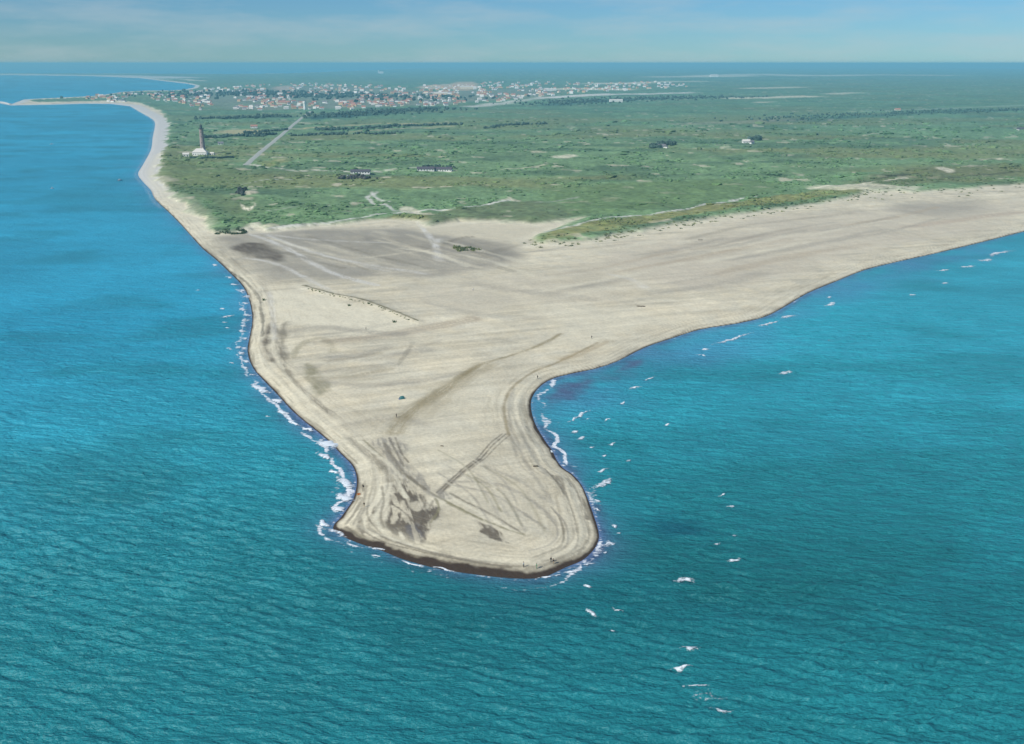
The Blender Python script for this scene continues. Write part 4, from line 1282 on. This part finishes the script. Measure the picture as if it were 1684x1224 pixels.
def breaker(name, x0, y0, x1, y1, wpx, h, label, group, seed, dens=1.0):
    r = np.random.default_rng(seed)
    g0 = np.array(ground(x0, y0)).ravel(); g1 = np.array(ground(x1, y1)).ravel()
    my = (y0 + y1) / 2; mxx = (x0 + x1) / 2
    wm = abs(float(ground(mxx, my - wpx / 2)[1]) - float(ground(mxx, my + wpx / 2)[1]))
    mid_ = (g0 + g1) / 2; g0 = mid_ + (g0 - mid_) * 1.3; g1 = mid_ + (g1 - mid_) * 1.3
    L = np.linalg.norm(g1 - g0); wm = min(wm * .8, max(L * .45, 1.0))
    n_, m_ = int(np.clip(L / .5, 16, 60)), 9
    d = (g1 - g0) / L; nr = np.array([-d[1], d[0]])
    bow = r.uniform(-.12, .12) * L
    V_ = []; fo_ = []
    for i in range(n_):
        s = i / (n_ - 1); c = g0 + d * L * s + nr * bow * 4 * s * (1 - s)
        ww = wm * .5 * (math.sin(math.pi * min(max(s * .96 + .02, 0), 1)) ** .55) * (.65 + .7 * float(vnoise(np.array([i * .33 + seed]), np.array([seed * 1.7]), 3)[0]))
        sh_ = (float(vnoise(np.array([i * .25 + seed * 3.1]), np.array([4.0]), 5)[0]) - .5) * wm * .5
        for j in range(m_):
            t = j / (m_ - 1) * 2 - 1
            q_ = c + nr * (t * ww + sh_)
            V_.append((q_[0], q_[1], h * (1 - t * t) ** 1.2 * math.sin(math.pi * s) ** .4 * r.uniform(.8, 1.2)))
            fo_.append((1 - abs(t) ** 2.2) * min(1, 2.6 * s, 2.6 * (1 - s)) * dens * .92 + r.uniform(-.06, .06))
    V_ = np.array(V_)
    base = sea_height(V_[:, 0], V_[:, 1])
    edge_ = np.array([(1 - abs(j / (m_ - 1) * 2 - 1)) for i in range(n_) for j in range(m_)])
    V_[:, 2] += base + .10 * np.clip(edge_ * 6, 0, 1) - .10
    F_ = np.array([(i * m_ + j, i * m_ + j + 1, (i + 1) * m_ + j + 1, (i + 1) * m_ + j) for i in range(n_ - 1) for j in range(m_ - 1)])
    return put(name, mesh_np(name, V_, F_, 'sea_foam', attrs={'foam': np.array(fo_)}), label=label, cat='wave', group=group)


NTH = ['first', 'second', 'third', 'fourth', 'fifth', 'sixth', 'seventh', 'eighth', 'ninth', 'tenth', 'eleventh', 'twelfth', 'thirteenth', 'fourteenth', 'fifteenth', 'sixteenth', 'seventeenth']


def ranked(rows, key):
    return [NTH[i] + ' ' for i in np.argsort(np.argsort([key(r_) for r_ in rows]))]


W_LEFT = [(416, 631, 449, 646, 7), (444, 657, 463, 664, 6), (459, 674, 478, 681, 6), (478, 690, 496, 701, 4), (496, 703, 518, 709, 6), (518, 725, 555, 739, 12), (528, 744, 553, 754, 8), (547, 772, 558, 779, 6),
          (554, 785, 579, 804, 10), (556, 811, 580, 826, 13), (545, 833, 567, 843, 12), (530, 854, 541, 868, 8)]
for i, (a, nth) in enumerate(zip(W_LEFT, ranked(W_LEFT, lambda r_: r_[1]))):
    breaker('breaking_wave', *a, .45, nth + 'white breaker from the top on the left flank of the spit tip', 'breakers on the left flank', 400 + i, 1.35)
W_FRONT = [(533, 868, 569, 885, 7), (568, 889, 604, 901, 5), (602, 900, 638, 906, 5), (607, 912, 630, 916, 4), (660, 921, 702, 933, 4), (704, 932, 752, 944, 4), (520, 862, 534, 870, 5)]
for i, (a, nth) in enumerate(zip(W_FRONT, ranked(W_FRONT, lambda r_: r_[0]))):
    breaker('breaking_wave', *a, .22, nth + 'thin foam line from the left along the dark front edge of the tip', 'foam lines along the front edge', 430 + i)
W_UP = [(382, 466, 390, 470, 3), (396, 476, 404, 481, 3), (400, 486, 406, 491, 4), (401, 497, 409, 501, 4), (399, 506, 407, 511, 4), (402, 516, 411, 521, 4), (399, 524, 408, 529, 4), (398, 534, 407, 537, 4), (393, 542, 402, 547, 4),
        (396, 556, 404, 560, 4), (392, 569, 400, 573, 4), (391, 579, 399, 584, 4), (398, 592, 407, 598, 4), (396, 603, 409, 607, 4), (411, 615, 419, 618, 3), (371, 455, 377, 459, 2.5), (352, 434, 360, 438, 2.5)]
for i, (a, nth) in enumerate(zip(W_UP, ranked(W_UP, lambda r_: r_[1]))):
    breaker('breaking_wave', *a, .30, nth + 'small surf crest from the top tight against the left shore above the tip', 'small surf crests on the left shore', 450 + i)
W_UPOFF = [(360, 507, 369, 509, 4), (361, 523, 388, 518, 3), (366, 529, 373, 531, 2.5), (372, 538, 377, 540, 2.5), (373, 572, 383, 574, 3), (377, 596, 386, 598, 3), (322, 477, 328, 478, 2), (436, 684, 444, 685, 3)]
for i, (a, nth) in enumerate(zip(W_UPOFF, ranked(W_UPOFF, lambda r_: r_[1]))):
    breaker('whitecap', *a, .30, nth + 'small whitecap from the top on the water a little off the left shore', 'whitecaps off the left shore', 480 + i)
W_RIGHT = [(1612, 430, 1632, 426, 4), (1634, 424, 1676, 413, 3), (1574, 440, 1601, 436, 3), (1540, 446, 1561, 443, 2.5), (1494, 485, 1505, 484, 3), (1549, 467, 1560, 465, 2.5), (1357, 490, 1368, 488, 4), (1354, 504, 1374, 496, 3),
           (1286, 525, 1312, 519, 4), (1243, 537, 1281, 527, 3), (1280, 615, 1305, 610, 5), (1145, 584, 1161, 585, 6), (1150, 575, 1166, 573, 5), (1168, 567, 1235, 546, 3), (1034, 640, 1053, 634, 5), (1360, 560, 1366, 560, 2)]
for i, (a, nth) in enumerate(zip(W_RIGHT, ranked(W_RIGHT, lambda r_: -r_[0]))):
    breaker('whitecap', *a, .32, nth + 'whitecap from the right on the water off the long right-hand beach', 'whitecaps off the right-hand beach', 500 + i)
W_BAY = [(933, 697, 974, 673, 3), (993, 691, 1005, 690, 3), (936, 712, 950, 707, 4), (947, 724, 964, 717, 5), (968, 737, 978, 735, 4), (984, 778, 1003, 771, 4), (905, 741, 912, 745, 3), (926, 764, 932, 768, 4), (960, 690, 972, 687, 2.5), (1000, 730, 1012, 727, 2.5), (1016, 664, 1028, 660, 2.5), (1030, 760, 1040, 757, 2.5), (990, 752, 1000, 748, 3), (1090, 700, 1102, 697, 2.5), (1060, 625, 1075, 619, 2.5)]
for i, (a, nth) in enumerate(zip(W_BAY, ranked(W_BAY, lambda r_: r_[1]))):
    breaker('whitecap', *a, .30, nth + 'thin whitecap from the top in the bay right of the spit', 'whitecaps in the right-hand bay', 530 + i)
W_TIP = [(970, 803, 1002, 783, 9), (976, 822, 989, 826, 11), (980, 836, 988, 841, 7), (1013, 878, 1022, 877, 8), (990, 898, 1010, 891, 11), (991, 911, 1000, 908, 7), (958, 932, 978, 927, 4), (924, 942, 950, 938, 5), (957, 962, 976, 967, 5), (1004, 862, 1012, 870, 5), (880, 951, 924, 944, 3)]
for i, (a, nth) in enumerate(zip(W_TIP, ranked(W_TIP, lambda r_: r_[1]))):
    breaker('breaking_wave', *a, .40, nth + 'ragged breaker from the top close to the right flank of the spit tip', 'breakers on the right flank', 545 + i)
BIG = [(1107, 956, 1143, 951, 11, 'bright wide whitecap below and right of the spit tip'), (1116, 1064, 1153, 1068, 11, 'white V-shaped whitecap in the lower right water'),
       (1100, 1098, 1138, 1095, 7, 'whitecap just under the V-shaped one'), (1166, 1163, 1206, 1168, 9, 'lowest bright whitecap near the bottom edge'),
       (1120, 1128, 1172, 1125, 3, 'thin foam line above the torn foam patch'), (1195, 832, 1210, 830, 7, 'upper bright whitecap of the row running out from the tip'),
       (1205, 884, 1216, 880, 8, 'second bright whitecap of the row running out from the tip'), (1197, 923, 1218, 920, 6, 'third whitecap of the row running out from the tip'),
       (1182, 815, 1194, 812, 3, 'faint whitecap at the top of the row running out from the tip'), (1171, 896, 1184, 893, 5, 'small whitecap left of the second bright one'),
       (1007, 1000, 1028, 1005, 5, 'small whitecap straight below the right flank of the tip'), (1003, 1038, 1014, 1039, 3, 'tiny whitecap under the small one below the tip'), (966, 998, 984, 1012, 7, 'faint whitecap below the tip')]
for i, (x0, y0, x1, y1, w, lb) in enumerate(BIG):
    breaker('whitecap', x0, y0, x1, y1, w, .38, lb, None, 570 + i)
breaker('foam_patch', 1126, 1136, 1200, 1154, 24, .05, 'torn patch of thin foam above the lowest whitecap', None, 590, .42)

# ------------------------------------------------------------------ boats
def boat(px, py, L, label, hullmat):
    gx, gy = ground(px, py); o = put('motor_boat', None, loc=(float(gx), float(gy), -.1), rz=.5, label=label, cat='boat', group='small boats off the left shore')
    bm = bmesh.new(); rows = []
    for i in range(9):
        s = i / 8; x = (s - .5) * L; w = L * .17 * (1 - max(0, (s - .45) / .55) ** 2.2) + .03; kd = -.25 + .2 * s; sh_ = .55 + .45 * s * s
        rows.append([bm.verts.new((x, y_, z_)) for y_, z_ in ((-w, sh_), (-w * .8, .1), (0, kd), (w * .8, .1), (w, sh_))])
    for a_, b_ in zip(rows, rows[1:]):
        for j in range(4): bm.faces.new((a_[j], b_[j], b_[j + 1], a_[j + 1]))
    bm.faces.new(rows[0])
    put('hull', bm_mesh('hull', bm, hullmat), o)
    bm = bmesh.new()
    for a_, b_ in [(0, 0)]:
        top = []
        for i in range(9):
            s = i / 8; w = L * .165 * (1 - max(0, (s - .45) / .55) ** 2.2) + .02
            top.append((bm.verts.new(((s - .5) * L, -w, .5 + .42 * s * s)), bm.verts.new(((s - .5) * L, w, .5 + .42 * s * s))))
        for u_, v_ in zip(top, top[1:]): bm.faces.new((u_[0], v_[0], v_[1], u_[1]))
    put('deck', bm_mesh('deck', bm, 'boat_white'), o)
    cb = put('cabin', box('cabin', 'boat_white', (-.05 * L, 0, 1.15), (L * .34, L * .22, 1.3)), o)
    put('window', box('window', 'window_glass', (-.05 * L, 0, 1.4), (L * .345, L * .225, .4)), cb)
    put('mast', lathe('mast', 'dark_metal', [(.06, 1.7), (.04, 3.6)], 6), o)


boat(85, 237.5, 6.5, 'farther of two small white boats on the blue water at left', 'boat_white')
boat(86, 310.5, 4.2, 'nearer of two small white boats on the blue water at left', 'boat_white')
boat(197, 297, 6.0, 'small dark-hulled boat between the white boats and the left shore', 'boat_blue')

# breakwater at the far harbour
P = smooth_line(gpts([(-30, 166.2), (0, 168.2), (18, 172.6)]), 8)
br_ = np.random.default_rng(9); V_ = []; F_ = []
for i in range(len(P)):
    for t in range(7):
        a_ = (t - 3) / 3
        V_.append((P[i, 0] + br_.normal(0, 1), P[i, 1] + a_ * 16 + br_.normal(0, 1.2), 4.2 * (1 - abs(a_) ** 1.6) + br_.normal(0, .4) - 1))
    if i:
        for t in range(6): b0 = (i - 1) * 7 + t; F_.append((b0, b0 + 1, b0 + 8, b0 + 7))
put('breakwater', mesh_np('breakwater', np.array(V_), np.array(F_), 'stone_pale', smooth=False), label='pale stone breakwater reaching out at the far left edge', cat='breakwater')


# ------------------------------------------------------------------ people on the sand
def person_mesh(name, joints, edges, radii, mats, split):
    me = bpy.data.meshes.new(name); me.from_pydata(joints, edges, [])
    o = bpy.data.objects.new(name, me); COL.objects.link(o)
    sk = o.modifiers.new('skin', 'SKIN'); sub = o.modifiers.new('sub', 'SUBSURF'); sub.levels = 1; sub.render_levels = 1
    lay = me.skin_vertices[0].data
    for i, r_ in enumerate(radii):
        lay[i].radius = (r_, r_ * .85) if i < 3 else (r_, r_)
        lay[i].use_root = (i == 0)
    dg = bpy.context.evaluated_depsgraph_get(); dg.update()
    out = bpy.data.meshes.new_from_object(o.evaluated_get(dg))
    bpy.data.objects.remove(o); bpy.data.meshes.remove(me)
    out.materials.clear()
    for mt in mats: out.materials.append(MAT[mt])
    for pl in out.polygons:
        pl.use_smooth = True
        c = pl.center
        pl.material_index = 2 if (c.z > split[1] or (abs(c.x) > .26 and c.z < split[2])) else (1 if c.z > split[0] else 0)
    return out


def standing(name, trousers, top, stride=.0, armout=.0):
    J = [(0, 0, .95), (0, .01, 1.22), (0, 0, 1.43), (0, .0, 1.54), (0, .03, 1.66), (0, .02, 1.74),
         (-.10, 0, .90), (-.11, .02 + stride, .50), (-.12, -.02 - stride * .6, .09), (-.13, .13 - stride * .6, .04),
         (.10, 0, .90), (.11, .02 - stride, .50), (.12, -.02 + stride * .6, .09), (.13, .13 + stride * .6, .04),
         (-.19, 0, 1.40), (-.27 - armout, .0, 1.12), (-.30 - armout, .08, .88), (-.30 - armout, .10, .78),
         (.19, 0, 1.40), (.27, .02, 1.12), (.29, .10, .88), (.29, .12, .78)]
    E = [(0, 1), (1, 2), (2, 3), (3, 4), (4, 5), (0, 6), (6, 7), (7, 8), (8, 9), (0, 10), (10, 11), (11, 12), (12, 13), (2, 14), (14, 15), (15, 16), (16, 17), (2, 18), (18, 19), (19, 20), (20, 21)]
    R_ = [.16, .15, .15, .06, .105, .075, .095, .068, .045, .04, .095, .068, .045, .04, .07, .05, .04, .03, .07, .05, .04, .03]
    return person_mesh(name, J, E, R_, [trousers, top, 'skin'], (.95, 1.50, .93))


def person(px_, py_, rz, me, hair, label, group=None):
    o = put('person', me, None, spot(px_, py_, 1.5), rz, label, 'person', group)
    put('hair', hair, o)
    return o


bm = bmesh.new(); bmesh.ops.create_icosphere(bm, subdivisions=2, radius=.125)
for v in bm.verts:
    v.co = Vector((v.co.x * .92, v.co.y * 1.02 + .005, v.co.z * .72 + 1.735))
HAIR = bm_mesh('hair', bm, 'hair')
P_DARK = standing('person', 'cloth_dark', 'cloth_dark', .05)
P_TAN = standing('person', 'cloth_tan', 'cloth_dark', -.03, .05)
P_WHITE = standing('person', 'cloth_dark', 'cloth_white', .10)
P_GREEN = standing('person', 'cloth_green', 'cloth_green', .02)
P_BLUE = standing('person', 'cloth_blue', 'cloth_white', .12)
person(906, 926, .3, P_DARK, HAIR, 'person in dark clothes standing at the very tip, left of a pair')
person(910, 929, -.6, P_TAN, HAIR, 'person in tan trousers and dark top, right of the pair at the tip')
person(861, 935, 1.0, P_WHITE, HAIR, 'person in white top and dark trousers near the front edge of the tip')
person(882.5, 937, 2.0, P_GREEN, HAIR, 'person in green standing on the wet front edge of the tip')
person(973, 557, .4, P_DARK, HAIR, 'lone dark figure on bright sand near the neck of the bay')
person(884, 624, .4, P_DARK, HAIR, 'lone dark figure beside the inner corner of the right-hand bay')
person(602, 543, 1.4, P_DARK, HAIR, 'lone dark figure in the middle of the sand below the grassy ridge')
person(652, 687, 2.4, P_DARK, HAIR, 'lone dark figure on the left end of the brown runnel')
person(778, 478, .4, P_BLUE, HAIR, 'lone figure on the wide plain above the ridge')
person(599, 834, .2, P_TAN, HAIR, 'person in tan trousers walking the left side of the tip')

# ------------------------------------------------------------------ small things on the sand
# teal tent
p2 = spot(661, 656, 1.5)
te = put('beach_tent', None, loc=p2, rz=.5, label='small teal tent alone in the middle of the spit', cat='tent')
bm = bmesh.new(); rows = []
for i in range(7):
    x = (i / 6 - .5) * 2.2; rows.append([bm.verts.new((x, .85 * math.cos(a_) * (1 - .25 * (abs(x) / 1.1) ** 3), 1.25 * math.sin(a_) * (1 - .35 * (abs(x) / 1.1) ** 3))) for a_ in np.linspace(0, math.pi, 9)])
for a_, b_ in zip(rows, rows[1:]):
    for j in range(8): bm.faces.new((a_[j], b_[j], b_[j + 1], a_[j + 1])).smooth = True
bm.faces.new(rows[-1])
put('canopy', bm_mesh('canopy', bm, 'tent_teal'), te)
put('groundsheet', box('groundsheet', 'cloth_blue', (-.5, 0, .02), (2.0, 1.5, .05)), te)
for s in (-1, 1):
    put('pole', box('pole', 'cloth_white', (-1.12, s * .4, .55), (.05, .05, 1.1)), te)


def log(px_, py_, L, r_, rz, label, mat='wood_dark'):
    me = lathe('driftwood_log', mat, [(r_ * .7, -L / 2), (r_, -L * .3), (r_ * .85, 0), (r_ * .95, L * .25), (r_ * .5, L / 2)], 9)
    rr_ = random.Random(int(px_ * 7))
    for v in me.vertices:
        v.co.x += .25 * r_ * math.sin(v.co.z * 2.1) + rr_.uniform(-.1, .1) * r_; v.co.y += rr_.uniform(-.1, .1) * r_
    o = put('driftwood_log', me, None, spot(px_, py_, 1.5) + Vector((0, 0, r_ * .6)), 0, label, 'driftwood')
    o.rotation_euler = (math.pi / 2, 0, rz)
    return o


log(881, 767.5, 1.9, .28, 1.5, 'dark driftwood log on the sand by the right flank of the spit')
log(1054, 504.5, 5.0, .35, 1.4, 'long dark driftwood log on the wide right-hand beach')
log(597, 800, 1.6, .25, .2, 'short dark log on the left side of the tip')
log(437, 628.5, 2.2, .26, .6, 'brown log washed up on the left shore')
log(727, 734, 1.3, .2, 1.2, 'little dark log in the middle of the spit above the tyre tracks')
log(1152, 395, 4.0, .3, 1.5, 'small dark log far out on the right-hand beach')
p2 = spot(590, 813.5, 1.0)
o = put('fish_crate', None, loc=p2, rz=.4, label='small orange crate washed up on the left side of the tip', cat='crate')
bm = bmesh.new()
for c_, s_ in (((0, -.34, .2), (1.0, .05, .4)), ((0, .34, .2), (1.0, .05, .4)), ((-.48, 0, .2), (.05, .63, .39)), ((.48, 0, .2), (.05, .63, .39))):
    add_box(bm, *c_, *s_)
put('side', bm_mesh('side', bm, 'orange_plastic'), o)
put('bottom', box('bottom', 'orange_plastic', (0, 0, .03), (.9, .62, .05)), o)

# ------------------------------------------------------------------ the air
bm = bmesh.new(); add_box(bm, 0, 20000, (145 - 8) / 2, 360000, 360000, 145 + 8)
me = bpy.data.meshes.new('haze'); bm.to_mesh(me); bm.free()
hm = bpy.data.materials.new('haze_air'); hm.use_nodes = True
hm.node_tree.nodes.clear()
ho = hm.node_tree.nodes.new('ShaderNodeOutputMaterial'); hv = hm.node_tree.nodes.new('ShaderNodeVolumePrincipled')
hv.inputs['Color'].default_value = HAZE_COLOR
hv.inputs['Density'].default_value = HAZE_DENSITY
hm.node_tree.links.new(hv.outputs['Volume'], ho.inputs['Volume'])
me.materials.append(hm)
put('haze', me, label='thin blue sea haze over the whole place', cat='haze', kind='stuff')
